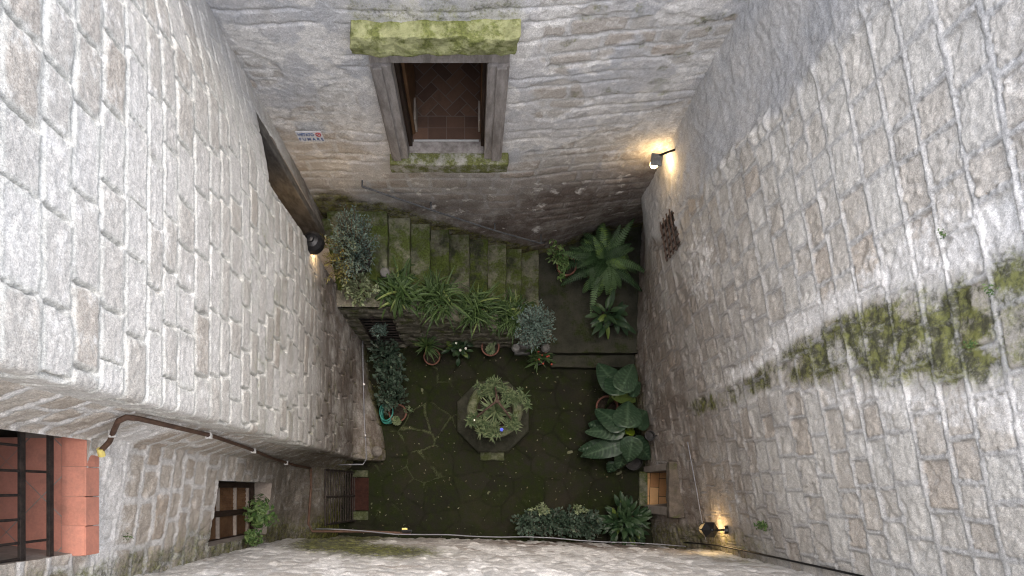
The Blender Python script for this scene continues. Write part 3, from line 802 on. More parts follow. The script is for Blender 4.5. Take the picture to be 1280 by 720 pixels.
# open wooden leaves inside
mb = MB(); mb.box((-0.652, YB+0.05, 3.17), (-0.615, YB+0.17, 4.583), bev=0.005); mb.box((0.09, YB+0.05, 3.17), (0.122, YB+0.17, 4.583), bev=0.005)
mb.box((-0.60, YB+0.05, 4.53), (0.07, YB+0.15, 4.583), bev=0.004)
mb.build('frame', M['wood_dark'], win)
mb = MB()
for (xa, ya, xb, yb) in ((-0.615, YB+0.18, -0.585, YB+0.75), (0.085, YB+0.18, 0.11, YB+0.75)):
    mb.box((xa, ya, 3.19), (xb, yb, 4.46), bev=0.006)
mb.build('shutter', M['wood_brown'], win)
mb = MB(); mb.box((-0.583, YB+0.2, 3.21), (-0.563, YB+0.42, 3.42)); mb.box((0.062, YB+0.2, 3.21), (0.082, YB+0.40, 3.40)); mb.build('skirting', M['wood_pale'], win)
mb = MB(); mb.box((-0.60, YB+0.10, 3.195), (0.07, YB+0.118, 3.216)); mb.build('threshold_strip', M['white_clip'], win)
room(win, (-1.6, YB+0.35, 3.175), (1.2, YB+3.6, 5.4), M['interior'], 'inner_room', '-y')
mb = MB(); rect_tiles(mb, -1.58, 1.18, YB+0.37, YB+3.3, 3.205, 0.21, 0.105, R(45), 0.0045, rng, herring=True)
rect_tiles(mb, -0.65, 0.12, YB+0.12, YB+0.368, 3.205, 0.19, 0.12, 0.0, 0.003, rng)
mb.build('tiled_floor', M['cotto'], win)
mb = MB(); mb.box((-1.59, YB+0.36, 3.18), (1.19, YB+3.4, 3.202)); mb.box((-0.652, YB+0.102, 3.192), (0.122, YB+0.359, 3.202)); mb.build('grout_bed', M['cotto_grout'], win)
# wall round the room opening (so no light leaks in over the reveal)
mb = MB()
mb.box((-1.62, YB+0.355, 3.1), (-0.66, YB+0.40, 5.45)); mb.box((0.13, YB+0.355, 3.1), (1.22, YB+0.40, 5.45)); mb.box((-0.66, YB+0.355, 4.585), (0.13, YB+0.40, 5.45))
mb.build('inner_wall', M['interior'], win)

# ---- doorway onto the landing in the left wall
dl = empty('doorway', (0, 0, 0)); dl.parent = wall_left
mb = MB(); mb.box((-2.35, 3.13, 1.875), (-1.84, 3.24, 4.36), bev=0.015); mb.build('jamb', M['brown_stone'], dl)
mb = MB(); mb.box((-2.24, 2.5, 1.89), (-2.18, 3.3, 4.36), bev=0.006)
for k in range(4): mb.box((-2.185, 2.56 + 0.16*k, 1.92), (-2.165, 2.70 + 0.16*k, 4.3), bev=0.006)
mb.build('door', M['wood_brown'], dl)
mb = MB(); mb.box((-2.6, 2.4, 1.80), (-1.78, 3.4, 1.872)); mb.build('threshold', M['step_mid'], dl)
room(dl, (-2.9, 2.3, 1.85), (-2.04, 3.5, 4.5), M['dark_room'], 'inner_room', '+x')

# ---- low doorway in the right wall, brick floor beyond
dr = empty('doorway', (0, 0, 0)); dr.parent = wall_right
xr = 2.70
mb = MB(); rough_block(mb, (xr-0.045, -0.38, 1.20), (xr+0.32, 0.38, 1.30), 0.018, 503, (8, 16, 4))
mb.build('lintel', M['door_lintel'], dr)
mb = MB(); mb.box((xr-0.02, -0.36, 0.0), (xr+0.34, -0.235, 1.2), bev=0.012); mb.build('jamb', M['reveal'], dr)
mb = MB(); mb.box((xr-0.02, 0.265, 0.0), (xr+0.34, 0.36, 1.2), bev=0.012); mb.build('jamb', M['reveal'], dr)
mb = MB(); mb.box((xr-0.10, -0.26, 0.0), (xr+0.03, 0.28, 0.06), bev=0.012); mb.build('threshold', M['step'], dr)
mb = MB(); rect_tiles(mb, xr+0.03, xr+1.5, -0.232, 0.262, 0.045, 0.28, 0.14, R(88), 0.004, rng, fn=1)
mb.build('brick_floor', M['brick_floor'], dr)
mb = MB(); mb.box((xr+0.03, -0.232, 0.0), (xr+1.5, 0.262, 0.043)); mb.build('mortar_bed', M['dark_stone'], dr)
room(dr, (xr+0.36, -0.85, 0.01), (xr+1.9, 0.85, 2.0), M['interior'], 'inner_room', '-x')

# ---- small barred niche in the right wall
nc = empty('barred_opening', (0, 0, 0)); nc.parent = wall_right
def rx(y, z):
    a, b = pos_right(np.array([float(y)]), np.array([float(z)])); return float(a[0])
mb = MB()
y0, y1, z0, z1 = NICHE_R
for k in range(5):
    y = y0 + (y1-y0)*(k+0.5)/5
    mb.tube([(rx(y,z0)-0.005, y, z0-0.02), (rx(y,z1)-0.005, y, z1+0.02)], 0.011, 6)
for k in range(4):
    z = z0 + (z1-z0)*(k+0.5)/4
    mb.tube([(rx(y0,z)-0.022, y0-0.03, z), (rx(y1,z)-0.022, y1+0.03, z)], 0.010, 6)
mb.build('iron_grille', M['rust'], nc)
mb = MB(); X_ = rx(y0, z0)
mb.box((X_-0.02, y0-0.2, z0-0.2), (X_+0.32, y1+0.2, z1+0.2)); 
nb_ = MB(); nb_.box((2.42, y0-0.05, z0-0.05), (2.47, y1+0.05, z1+0.05)); nb_.build('back_panel', M['reveal'], nc)

# ---- red tiled window in the recessed wall
rw = empty('window', (0, 0, 0)); rw.parent = wall_rec; tag(rw, 'barred window with red terracotta sill')
mb = MB(); mb.box((-3.6, -0.40, 5.74), (-2.345, 0.315, 5.846)); mb.build('sill_bed', M['red_grout'], rw)
mb = MB(); rect_tiles(mb, -3.55, -2.463, -0.395, 0.31, 5.850, 0.3, 0.3, R(45), 0.0035, rng)
for k in range(4):
    mb.box((-2.46, -0.395 + 0.178*k, 5.848), (-2.322, -0.2185 + 0.178*k, 5.856), 0, rng.random(), bev=0.002)
    mb.box((-2.325, -0.395 + 0.178*k, 5.73), (-2.312, -0.222 + 0.178*k, 5.858), 0, rng.random(), bev=0.003)
mb.build('sill', M['red_tile'], rw)
mb = MB()
for zz, w in ((6.02, 0.024), (6.24, 0.024), (6.46, 0.024), (6.66, 0.024)):
    mb.box((-2.425, -0.40, zz-0.018), (-2.405, 0.315, zz+0.018), bev=0.003)
for yy in (0.235, 0.10, -0.03, -0.16, -0.285, -0.37):
    mb.tube([(-2.415, yy, 6.0 if yy in (0.10, -0.285) else 6.23), (-2.415, yy, 6.75)], 0.0075, 6)
mb.build('iron_bars', M['iron'], rw)
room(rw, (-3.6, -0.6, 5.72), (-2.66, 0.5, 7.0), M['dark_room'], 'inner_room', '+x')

# ---- brown window
bw = empty('window', (0, 0, 0)); bw.parent = wall_rec; tag(bw, 'brown wooden window with lattice panels')
xw = -2.53
mb = MB()
mb.box((xw-0.05, -0.53, 2.42), (xw, 0.08, 2.50), bev=0.006); mb.box((xw-0.05, -0.53, 3.86), (xw, 0.08, 3.95), bev=0.006)
for yy in (0.05, -0.245, -0.52): mb.box((xw-0.05, yy-0.03, 2.50), (xw+0.006, yy+0.03, 3.86), bev=0.006)
mb.build('frame', M['wood_dark'], bw)
mb = MB()
for zz in (2.62, 2.98, 3.42):
    mb.box((xw-0.03, -0.49, zz-0.014), (xw+0.004, -0.275, zz+0.014), bev=0.004); mb.box((xw-0.03, -0.215, zz-0.014), (xw+0.004, 0.02, zz+0.014), bev=0.004)
mb.build('glazing_bar', M['wood_pale'], bw)
mb = MB(); mb.box((xw-0.045, -0.49, 2.50), (xw-0.03, -0.275, 3.86)); mb.build('panel', M['wood_brown'], bw)
mb = MB(); mb.box((xw-0.050, -0.215, 2.50), (xw-0.040, 0.02, 3.86)); lat = mb.build('panel', M['wood_dark'], bw)
mb = MB()
for k in range(46):
    z = 2.50 + k*0.030
    for sgn in (1, -1):
        a, b = (-0.215, z), (0.02, z + sgn*0.16)
        if 2.5 < b[1] < 3.86: mb.tube([(xw-0.030-0.003*sgn, a[0], a[1]), (xw-0.030-0.003*sgn, b[0], b[1])], 0.0055, 4)
mb.build('lattice', M['wood_brown'], lat)
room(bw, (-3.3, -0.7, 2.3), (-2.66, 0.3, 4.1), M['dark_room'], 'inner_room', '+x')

# ---- grate gate low in the recessed wall
gt = empty('iron_gate', (0, 0, 0))
tag(gt, 'dark barred iron gate low in the recessed wall beside the doormat', 'gate')
mb = MB()
for k in range(11):
    z = 0.12 + k*0.10
    mb.tube([(-1.827-0.1417*z, -0.48, z), (-1.827-0.1417*z, 0.27, z)], 0.009, 6)
mb.build('bars', M['iron'], gt)
mb = MB()
for z in (0.03, 1.21): mb.tube([(-1.827-0.1417*z, -0.48, z), (-1.827-0.1417*z, 0.27, z)], 0.014, 6)
for y in (-0.48, -0.1, 0.27): mb.tube([(-1.83, y, 0.0), (-2.00, y, 1.22)], 0.016, 6)
mb.build('frame', M['iron'], gt)
mb = MB()
mb.box((-1.86, 0.20, 0.0), (-1.62, 0.30, 0.05), bev=0.01)
mb.box((-1.86, -0.47, 0.0), (-1.62, -0.34, 0.05), bev=0.01)
tag(mb.build('stone_kerb', M['well_stone']), 'pale kerb blocks flanking the doormat by the iron gate', 'kerb')
mb = MB(); mb.box((-1.885, -0.325, 0.008), (-1.61, 0.185, 0.035), bev=0.01)
tag(mb.build('doormat', mat_rough('doormat_bristle', (0.020,0.010,0.008), (0.034,0.015,0.011), 0.95, 20, 200, 0.8)), 'dark red brown doormat on the floor by the iron gate', 'doormat')

# ------------------------------------------------------------------ staircase
st = empty('stone_staircase', (1.0, 2.9, 0))
tag(st, 'mossy stone staircase climbing left along the far wall to a landing', 'staircase')
st.location = (0, 0, 0)
NOSE = [672, 650, 630, 608, 584, 559, 534, 509, 480]
zs = [0.475 + 0.175*i for i in range(9)]
xs = [(p-590)*(9.5-z)/760 for p, z in zip(NOSE, zs)]
YF, YK = 2.24, 3.60
for i in range(9):
    xl = xs[i+1] if i < 8 else -1.80
    mb = MB()
    jx = rng.uniform(-0.012, 0.012)
    rough_block(mb, (xl-0.02, YF+0.22, zs[i]-0.15), (xs[i]+0.03+jx, YK, zs[i]+rng.uniform(-0.006,0.006)), 0.014, 300+i, (4, 14, 3), 0.012)
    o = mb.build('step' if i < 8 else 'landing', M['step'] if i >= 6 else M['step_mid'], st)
mb = MB()   # solid core under the steps
pr = [(1.02, 0.0)]
for i in range(9): pr += [(xs[i]-0.03, zs[i]-0.19 if i else 0.2), (xs[i]-0.03, zs[i]-0.03)]
for i in range(9):
    xl = xs[i+1] if i < 8 else -1.80
    mb.box((xl+0.001, YF+0.12, -0.05), (xs[i]-0.02, YK-0.005, zs[i]-0.16))
mb.build('core', M['parapet'], st)
# front parapet with sloping coping: rubble courses showing below the plants
def para_top(x): return float(np.interp(x, [-1.80, -1.1, 1.0, 1.25], [1.93, 1.90, 0.42, 0.28]))
def build_para():
    xs_ = np.arange(-1.80, 1.22, 0.02); ts = np.linspace(0, 1, 60)
    Xg, T = np.meshgrid(xs_, ts, indexing='ij')
    tops = np.array([para_top(x) for x in xs_])[:, None]
    Zg = T*tops
    stn, sid, dz, dS = masonry(Xg, Zg, 401, (0.15, 0.22), (0.3, 0.6), 0.03, 0.02, 0.03)
    hgt = stn*0.022 + 0.03*(fbm(Xg*12, Zg*12, 402, 4)-0.5)
    Yg = YF - hgt + 0.05*T
    V = np.stack([Xg, Yg, Zg], -1).reshape(-1, 3).tolist()
    I = np.arange(Xg.size).reshape(Xg.shape)
    F = np.stack([I[:-1,:-1], I[1:,:-1], I[1:,1:], I[:-1,1:]], -1).reshape(-1, 4).tolist()
    F = [f for f in F if not (-1.49 < sum(V[i][0] for i in f)/4 < -1.05 and 0.33 < sum(V[i][2] for i in f)/4 < 1.5)]
    mb = MB(); mb.add(V, F)
    mb.r = [float(q) for q in (0.2 + 0.6*sid.reshape(-1))*1.0]
    # coping on top, back side and right end
    for i in range(len(xs_)-1):
        a, b = xs_[i], xs_[i+1]; ta, tb = para_top(a), para_top(b)
        j = len(mb.v)
        mb.add([(a, YF+0.04, ta), (b, YF+0.04, tb), (b, YF+0.24, tb+0.01), (a, YF+0.24, ta+0.01)], [(0,1,2,3)], 0, 0.5)
        mb.add([(a, YF+0.24, ta+0.01), (b, YF+0.24, tb+0.01), (b, YF+0.24, 0), (a, YF+0.24, 0)], [(0,1,2,3)], 0, 0.5)
    e = xs_[-1]; mb.add([(e, YF, 0), (e, YF+0.24, 0), (e, YF+0.24, para_top(e)), (e, YF+0.04, para_top(e))], [(0,1,2,3)])
    return mb.build('parapet', M['parapet'], st)
build_para()
# raised platform at the right foot of the stairs and its lower step
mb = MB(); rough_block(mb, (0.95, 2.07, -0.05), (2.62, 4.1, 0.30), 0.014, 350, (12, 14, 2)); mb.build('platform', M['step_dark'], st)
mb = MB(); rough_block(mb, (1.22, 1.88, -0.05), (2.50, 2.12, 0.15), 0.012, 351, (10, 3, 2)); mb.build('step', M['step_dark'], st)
# handrail on the far wall
mb = MB()
pts = [Vector((-1.24, 3.42, 2.64)), Vector((-0.5, 3.405, 2.10)), Vector((0.3, 3.40, 1.52)), Vector((0.96, 3.42, 1.05)), Vector((1.02, 3.46, 1.0))]
mb.tube(pts, 0.011, 8)
for p in (pts[0], pts[1], pts[2], pts[3]): mb.tube([p, p + Vector((0, 0.14, -0.02))], 0.009, 6)
tag(mb.build('handrail', mat_rough('painted_rail', (0.055,0.06,0.066), (0.09,0.095,0.10), 0.5, 10, 60, 0.2), smooth=True), 'thin grey blue handrail sloping down the far wall above the stairs', 'handrail')

# ------------------------------------------------------------------ wellhead
WX, WY = 0.325, 1.13
well = empty('wellhead', (WX, WY, 0))
tag(well, 'round stone wellhead planted with succulents on an octagonal step', 'well')
mb = MB(); mb.lathe([(0.0, 0.0), (0.595, 0.0), (0.60, 0.09), (0.585, 0.105), (0.0, 0.105)], 8, rot=R(22.5)); mb.build('octagonal_step', M['dark_stone'], well)
mb = MB(); mb.lathe([(0.34, 0.10), (0.33, 0.18), (0.29, 0.25), (0.29, 0.60), (0.33, 0.70), (0.385, 0.76), (0.395, 0.86), (0.375, 0.885), (0.275, 0.89), (0.255, 0.87), (0.25, 0.35), (0.0, 0.35)], 40)
for i, (x, y, z) in enumerate(mb.v):
    k = 1 + 0.02*(math.sin(i*12.9898)*43758.5 % 1 - 0.5); mb.v[i] = (x*k, y*k, z)
mb.build('basin', M['well_stone'], well)
mb = MB(); mb.lathe([(0.0, 0.78), (0.252, 0.775)], 24); mb.build('soil', M['soil'], well)
ir = MB()
hub = Vector((0.02, 0.09, 1.14))
for a in (90, 205, 325):
    e = Vector((0.33*math.cos(R(a)), 0.33*math.sin(R(a)), 0.88))
    m1 = hub.lerp(e, 0.5) + Vector((0, 0, 0.07))
    ir.tube([hub, m1, e], [0.017, 0.014, 0.014], 6)
ir.tube([hub + Vector((0,0,0.03)), hub - Vector((0,0,0.05))], 0.03, 8)
ir.build('iron_bracket', M['rust'], well)
mb = MB(); rough_block(mb, (0.13-0.0, 0.46, -0.02), (0.50, 0.60, 0.045), 0.02, 370, (8, 4, 2))
tag(mb.build('stone_slab', M['well_stone']), 'pale worn slab lying before the wellhead step', 'slab')

# ------------------------------------------------------------------ plants
def blade(mb, base, az, el, L, W, droop, segs=6, prof=None, fold=0.25, roll=0.0, rnd=0.5, wave=0.0, mat=0):
    prof = prof or (lambda t: math.sin(math.pi*min(1, t*0.9+0.1))**0.6)
    p = Vector(base); V = []; F = []
    side0 = Vector((-math.sin(az), math.cos(az), 0))
    for i in range(segs+1):
        t = i/segs
        e = el - droop*t
        d = Vector((math.cos(az)*math.cos(e), math.sin(az)*math.cos(e), math.sin(e)))
        n = side0.cross(d)
        s = (side0*math.cos(roll) + n*math.sin(roll))
        nn = d.cross(s)
        w = W*prof(t)*0.5
        up = n if n.z > 0 else -n
        V += [p - s*w + up*(w*fold), p.copy() + up*(wave*math.sin(t*9)), p + s*w + up*(w*fold)]
        p = p + d*(L/segs)
    for i in range(segs):
        a = i*3
        F += [(a, a+1, a+4, a+3), (a+1, a+2, a+5, a+4)]
    mb.add(V, F, mat, rnd)
    return p

def pot(parent, r, h, mat, name='pot', rim=True, soil=True, loc=(0,0,0)):
    mb = MB()
    pr = [(0.0, 0.0), (r*0.70, 0.0), (r*0.93, h*0.80)]
    if rim: pr += [(r*1.02, h*0.80), (r*1.04, h), (r*0.90, h), (r*0.87, h*0.82)]
    else: pr += [(r, h), (r*0.92, h), (r*0.88, h*0.85)]
    mb.lathe(pr, 22, loc)
    o = mb.build(name, mat, parent)
    if soil:
        s = MB(); s.lathe([(0.0, h*0.87), (r*0.5, h*0.86), (r*0.89, h*0.84)], 16, loc); s.build('soil', M['soil'], parent)
    return o

def fern(mb, rr, z, n=55, L=0.55, W=0.15):
    for k in range(n):
        az = rr.uniform(0, 2*math.pi); el = R(rr.uniform(10, 88)); l = L*rr.uniform(0.5, 1.12); dr = R(rr.uniform(60, 150))
        rn = rr.random()
        b0 = rr.uniform(0, 6.28); q0 = 0.10*math.sqrt(rr.random()); p = Vector((q0*math.cos(b0), q0*math.sin(b0), z))
        S = 22
        side = Vector((-math.sin(az), math.cos(az), 0))
        pts = []
        for i in range(S+1):
            t = i/S; e = el - dr*t
            d = Vector((math.cos(az)*math.cos(e), math.sin(az)*math.cos(e), math.sin(e)))
            pts.append((p.copy(), d)); p = p + d*(l/S)
        for i in range(2, S+1):
            t = i/S; q, d = pts[i]
            ll = W*0.55*(math.sin(math.pi*(0.12+0.86*t))**0.7)+0.006; wd = l/S*0.40
            for sg in (1, -1):
                o = (side*sg + d*0.25).normalized(); up = side.cross(d); up = up if up.z > 0 else -up
                tip = q + o*ll - up*ll*0.22
                mb.add([q - d*wd, q + o*ll*0.5 - d*wd*0.9, tip, q + o*ll*0.5 + d*wd*0.9, q + d*wd], [(0,1,2,3,4)], 0, min(1, max(0, rn+rr.uniform(-.12,.12))))
        mb.tube([q for q, d in pts[::4]], 0.004, 4, rnd=0.6)

def strap(mb, rr, z, n=70, L=0.45, W=0.035, el=(25, 85), dr=(60, 130), spread=0.06):
    for k in range(n):
        az = rr.uniform(0, 2*math.pi)
        a = rr.uniform(0, spread)
        b = rr.uniform(0, 6.28)
        blade(mb, (a*math.cos(b), a*math.sin(b), z), az, R(rr.uniform(*el)), L*rr.uniform(0.6, 1.1), W*rr.uniform(0.7, 1.2), R(rr.uniform(*dr)), 7,
              lambda t: min(1, 0.55+t*1.5)*(1-t**4)*0.98+0.02, 0.35, rr.uniform(-.3,.3), rr.random())

def lance(mb, rr, z, n=26, L=0.42, W=0.10, stalk=0.2, el=(20, 80), spread=0.05):
    for k in range(n):
        az = rr.uniform(0, 2*math.pi); e = R(rr.uniform(*el))
        a0 = rr.uniform(0, 6.28); q0 = spread*math.sqrt(rr.random()); p0 = Vector((q0*math.cos(a0), q0*math.sin(a0), z)); l = stalk*rr.uniform(0.3, 1.0)
        p1 = p0 + Vector((math.cos(az)*math.cos(e), math.sin(az)*math.cos(e), math.sin(e)))*l
        mb.tube([p0, p1], 0.006, 4, rnd=0.4)
        blade(mb, p1, az+rr.uniform(-.25,.25), e, L*rr.uniform(0.7, 1.1), W*rr.uniform(0.8, 1.15), R(rr.uniform(40, 85)), 8,
              lambda t: math.sin(math.pi*(0.06+0.94*t))**0.75*(1-0.25*t), 0.28, rr.uniform(-.45,.45), rr.random())

def heart_leaf(mb, attach, az, tilt, L, W, rnd, roll=0.0):
    """broad heart-shaped leaf with corrugated veins; attach = stalk joint, leaf points along az, tilted down by tilt"""
    NT_, NS = 26, 13
    d = Vector((math.cos(az)*math.cos(tilt), math.sin(az)*math.cos(tilt), -math.sin(tilt)))
    s = Vector((-math.sin(az), math.cos(az), 0)); n = d.cross(s); n = n if n.z > 0 else -n
    s2 = s*math.cos(roll) + n*math.sin(roll); n2 = n*math.cos(roll) - s*math.sin(roll)
    V = []; F = []; RN = []
    for i in range(NT_+1):
        t = i/NT_
        hw = 0.5*W*(math.sin(math.pi*(t**0.62))**0.62 if 0 < t < 1 else 0)
        hw = max(hw, 0.004)
        for j in range(NS):
            u = (j/(NS-1))*2-1
            back = 0.20*L*(abs(u)**1.5)*(1-t)**2
            x = t*L - 0.22*L*math.sin(abs(u)*math.pi/2)*(1-t)
            vein = math.cos((t*L*1.0 - abs(u)*hw*0.9)*2*math.pi/(0.055))*0.007*(1-abs(u)**3)
            h = vein + 0.16*abs(u)*hw - 0.20*L*t*t - 0.10*hw*u*u*2 + 0.010*math.sin(9*t+3*u)*abs(u)
            V.append(Vector(attach) + d*x + s2*(u*hw) + n2*h)
            RN.append(rnd if rnd > 0.9 else min(0.85, 0.45*rnd + 0.45*max(0, math.cos((t*L - abs(u)*hw*0.9)*2*math.pi/0.055))**3 + (0.4 if j == NS//2 else 0)))
    for i in range(NT_):
        for j in range(NS-1):
            a = i*NS+j; F.append((a, a+1, a+NS+1, a+NS))
    mb.add(V, F, 0, rnd); mb.r[-len(RN):] = RN

def cluster(mb, rr, c, rad, n, size, core=0.55, up=0.35, mat=0, shape=None, twigs=0, tw=None):
    """small leaves spread through an uneven ellipsoid"""
    c = Vector(c)
    lob = [(Vector((rr.gauss(0,1), rr.gauss(0,1), rr.gauss(0,1))).normalized(), rr.uniform(0.12, 0.3)) for _ in range(9)]
    k = 0
    while k < n:
        u = Vector((rr.gauss(0,1), rr.gauss(0,1), rr.gauss(0,1))).normalized()
        if u.z < -0.5: continue
        f = 0.82
        for l, a in lob: f += a*max(0, u.dot(l)-0.6)/0.4
        q = rr.uniform(core, 1.0)**0.7
        p = c + Vector((u.x*rad[0], u.y*rad[1], u.z*rad[2]))*f*q
        nrm = (u + Vector((rr.gauss(0,.5), rr.gauss(0,.5), rr.gauss(0,.5)+up))).normalized()
        a = nrm.cross(Vector((rr.gauss(0,1), rr.gauss(0,1), rr.gauss(0,1)))).normalized(); b = nrm.cross(a)
        s = size*rr.uniform(0.6, 1.25)
        mb.add([p - a*s*0.55, p - b*s*0.27 + nrm*s*0.08, p + a*s*0.6, p + b*s*0.27 + nrm*s*0.08, p], [(0,1,4),(1,2,4),(2,3,4),(3,0,4)], mat, rr.random())
        k += 1
    if tw is not None:
        for _ in range(twigs):
            u = Vector((rr.gauss(0,1), rr.gauss(0,1), abs(rr.gauss(0,.8)))).normalized()
            e = c + Vector((u.x*rad[0], u.y*rad[1], u.z*rad[2]))*rr.uniform(0.8, 1.05)
            b0 = c - Vector((0,0,rad[2]*0.9))
            tw.tube([b0, b0.lerp(e, 0.5)+Vector((rr.uniform(-.03,.03), rr.uniform(-.03,.03), 0.02)), e], [0.006, 0.004, 0.0025], 4)

def spray(mb, tw, rr, base, c, rad, n, per, size, thin=0.45, mat=0, start=0.3):
    """uneven shrub: arching twigs from the base, small leaves along each of them"""
    base = Vector(base); c = Vector(c)
    for k in range(n):
        u = Vector((rr.gauss(0,1), rr.gauss(0,1), rr.gauss(0,1))).normalized()
        if u.z < -0.35: u.z = -u.z
        e = c + Vector((u.x*rad[0], u.y*rad[1], u.z*rad[2]))*(rr.uniform(0.45, 1.0)**0.6)*rr.choice((1.0, 1.0, 1.0, 1.15, 0.85))
        mid = base.lerp(e, 0.55) + Vector((rr.uniform(-.05,.05), rr.uniform(-.05,.05), rad[2]*0.25))
        def P(t): return base*(1-t)**2 + mid*2*t*(1-t) + e*t*t
        tw.tube([P(0.05), P(0.4), P(0.7), P(1)], [0.005, 0.004, 0.003, 0.002], 4)
        rn = rr.random()
        for i in range(per):
            t = start + (1-start)*(i+rr.random())/per
            p = P(t); d = (P(min(1, t+.05)) - P(t-.05)).normalized()
            o = d.cross(Vector((rr.gauss(0,1), rr.gauss(0,1), rr.gauss(0,1)))).normalized()
            l = (o + d*rr.uniform(0.2, 1.0) + Vector((0,0,0.25))).normalized()
            w = l.cross(Vector((rr.gauss(0,.4), rr.gauss(0,.4), 1))).normalized()
            s_ = size*rr.uniform(0.55, 1.2)
            q = p + o*0.004
            mb.add([q, q + l*s_*0.5 - w*s_*thin*0.5, q + l*s_, q + l*s_*0.5 + w*s_*thin*0.5], [(0,1,2,3)], mat, min(1, max(0, rn*0.5 + rr.random()*0.5)))

def plant(name, loc, label, cat='plant', group=None, rz=0.0):
    return tag(empty(name, loc, rz), label, cat, group)

# -- tall feathery shrub on the landing beside the left lamp
p0 = at(440, 308, 2.45)
t = plant('feathery_shrub', (p0.x, p0.y, 1.875), 'tall blue green feathery shrub with yellowing twigs on the stair landing', 'shrub')
rr = random.Random(11); mb = MB(); tw = MB()
spray(mb, tw, rr, (0, 0, 0.2), (0.03, 0.03, 0.62), (0.30, 0.44, 0.42), 210, 26, 0.040, 0.30)
mb.build('foliage', M['leaf_blue'], t)
mb = MB(); spray(mb, tw, rr, (-0.03, 0, 0.2), (-0.20, -0.12, 0.52), (0.20, 0.36, 0.38), 60, 22, 0.034, 0.30); mb.build('yellowing_foliage', M['leaf_yellow'], t)
tw.build('stem', M['bark'], t); pot(t, 0.17, 0.26, M['dark_pot'])
# -- variegated
p0 = at(453, 366, 1.95)
t = plant('variegated_plant', (p0.x, p0.y, 1.9), 'small pale variegated plant on the parapet below the feathery shrub', 'plant')
rr = random.Random(12); mb = MB(); tw = MB(); spray(mb, tw, rr, (0, 0, 0.08), (0, 0, 0.16), (0.25, 0.19, 0.15), 60, 11, 0.055, 0.5); mb.build('foliage', M['leaf_pale'], t); tw.build('stem', M['bark'], t); pot(t, 0.09, 0.11, M['dark_pot'])
mb = MB(); mb.lathe([(0.0, 0.13), (0.045, 0.115), (0.062, 0.07), (0.05, 0.025), (0.03, 0.0), (0, 0)], 14, tuple(at(482, 343, 1.95)))
tag(mb.build('stone_ball', M['grey_pot'], smooth=True), 'small grey stone ball beside the first spider plant on the parapet', 'finial')
# -- four strap-leaved clumps along the parapet
SP = [(498, 362, 2.05, 0.40, 'bushy strap leaved plant at the top of the parapet, first below the landing'),
      (545, 377, 1.75, 0.42, 'long leaved strap plant hanging from the parapet, second from the landing'),
      (596, 388, 1.35, 0.44, 'strap plant with the longest drooping leaves, third down the parapet'),
      (641, 381, 1.05, 0.36, 'smallest strap leaved plant at the lower parapet end beside the round shrub')]
for k, (px, py, z, L, lab) in enumerate(SP):
    q = at(px, py, z); zb = para_top(q.x)
    t = plant('strap_leaved_plant', (q.x, YF+0.24, zb+0.012), lab, 'plant', 'strap leaved plants along the stair parapet')
    rr = random.Random(40+k); mb = MB(); strap(mb, rr, 0.10, 170 if k else 150, L*1.02, 0.030 if k == 0 else 0.022, el=(10, 88), dr=(50, 190), spread=0.20); mb.build('foliage', M['leaf_strap'], t)
    pot(t, 0.095, 0.14, M['terracotta'])
# -- round grey-green shrub in a stone urn with red flowers at its foot
p0 = at(668, 408, 0.95)
t = plant('round_shrub', (p0.x, p0.y, 0.0), 'round clipped grey green shrub on a stone pedestal at the stair foot', 'shrub')
rr = random.Random(13); mb = MB(); tw = MB(); spray(mb, tw, rr, (0, 0, 0.72), (0, 0, 0.92), (0.31, 0.34, 0.27), 240, 18, 0.046, 0.45); mb.build('foliage', M['leaf_blue'], t)
tw.tube([(0,0,0.5), (0.01,0,0.72)], 0.018, 6); tw.build('stem', M['bark'], t)
mb = MB(); mb.box((-0.22, -0.20, 0.0), (0.22, 0.2, 0.08), bev=0.012); mb.box((-0.17, -0.16, 0.08), (0.17, 0.16, 0.30), bev=0.01)
for sx in (-1, 1): mb.lathe([(0, 0.42), (0.05, 0.40), (0.07, 0.34), (0.05, 0.29), (0.0, 0.28)], 12, (sx*0.22, -0.18, 0.08))
mb.build('pedestal', M['grey_pot'], t)
mb = MB(); mb.lathe([(0, 0.30), (0.10, 0.30), (0.17, 0.42), (0.19, 0.53), (0.165, 0.53), (0.15, 0.48), (0, 0.48)], 20); mb.build('urn', M['grey_pot'], t)
p0 = at(674, 441, 0.35)
t = plant('red_flowering_plant', (p0.x, p0.y - 0.03, 0), 'small plant with red flowers hanging below the round shrub', 'plant')
rr = random.Random(14); mb = MB(); strap(mb, rr, 0.2, 60, 0.24, 0.03, (5, 80), (30, 90), 0.1); mb.build('foliage', M['leaf_strap'], t)
for _ in range(9):
    mb = MB(); fc = (rr.uniform(-.08,.2), rr.uniform(-.16,.06), rr.uniform(.28,.36))
    for k in range(5): blade(mb, fc, k*1.257, R(30), 0.018, 0.016, R(20), 3, None, 0.2, 0, rr.random())
    mb.build('flower', M['red_petal'], t)
pot(t, 0.12, 0.2, M['dark_pot'])
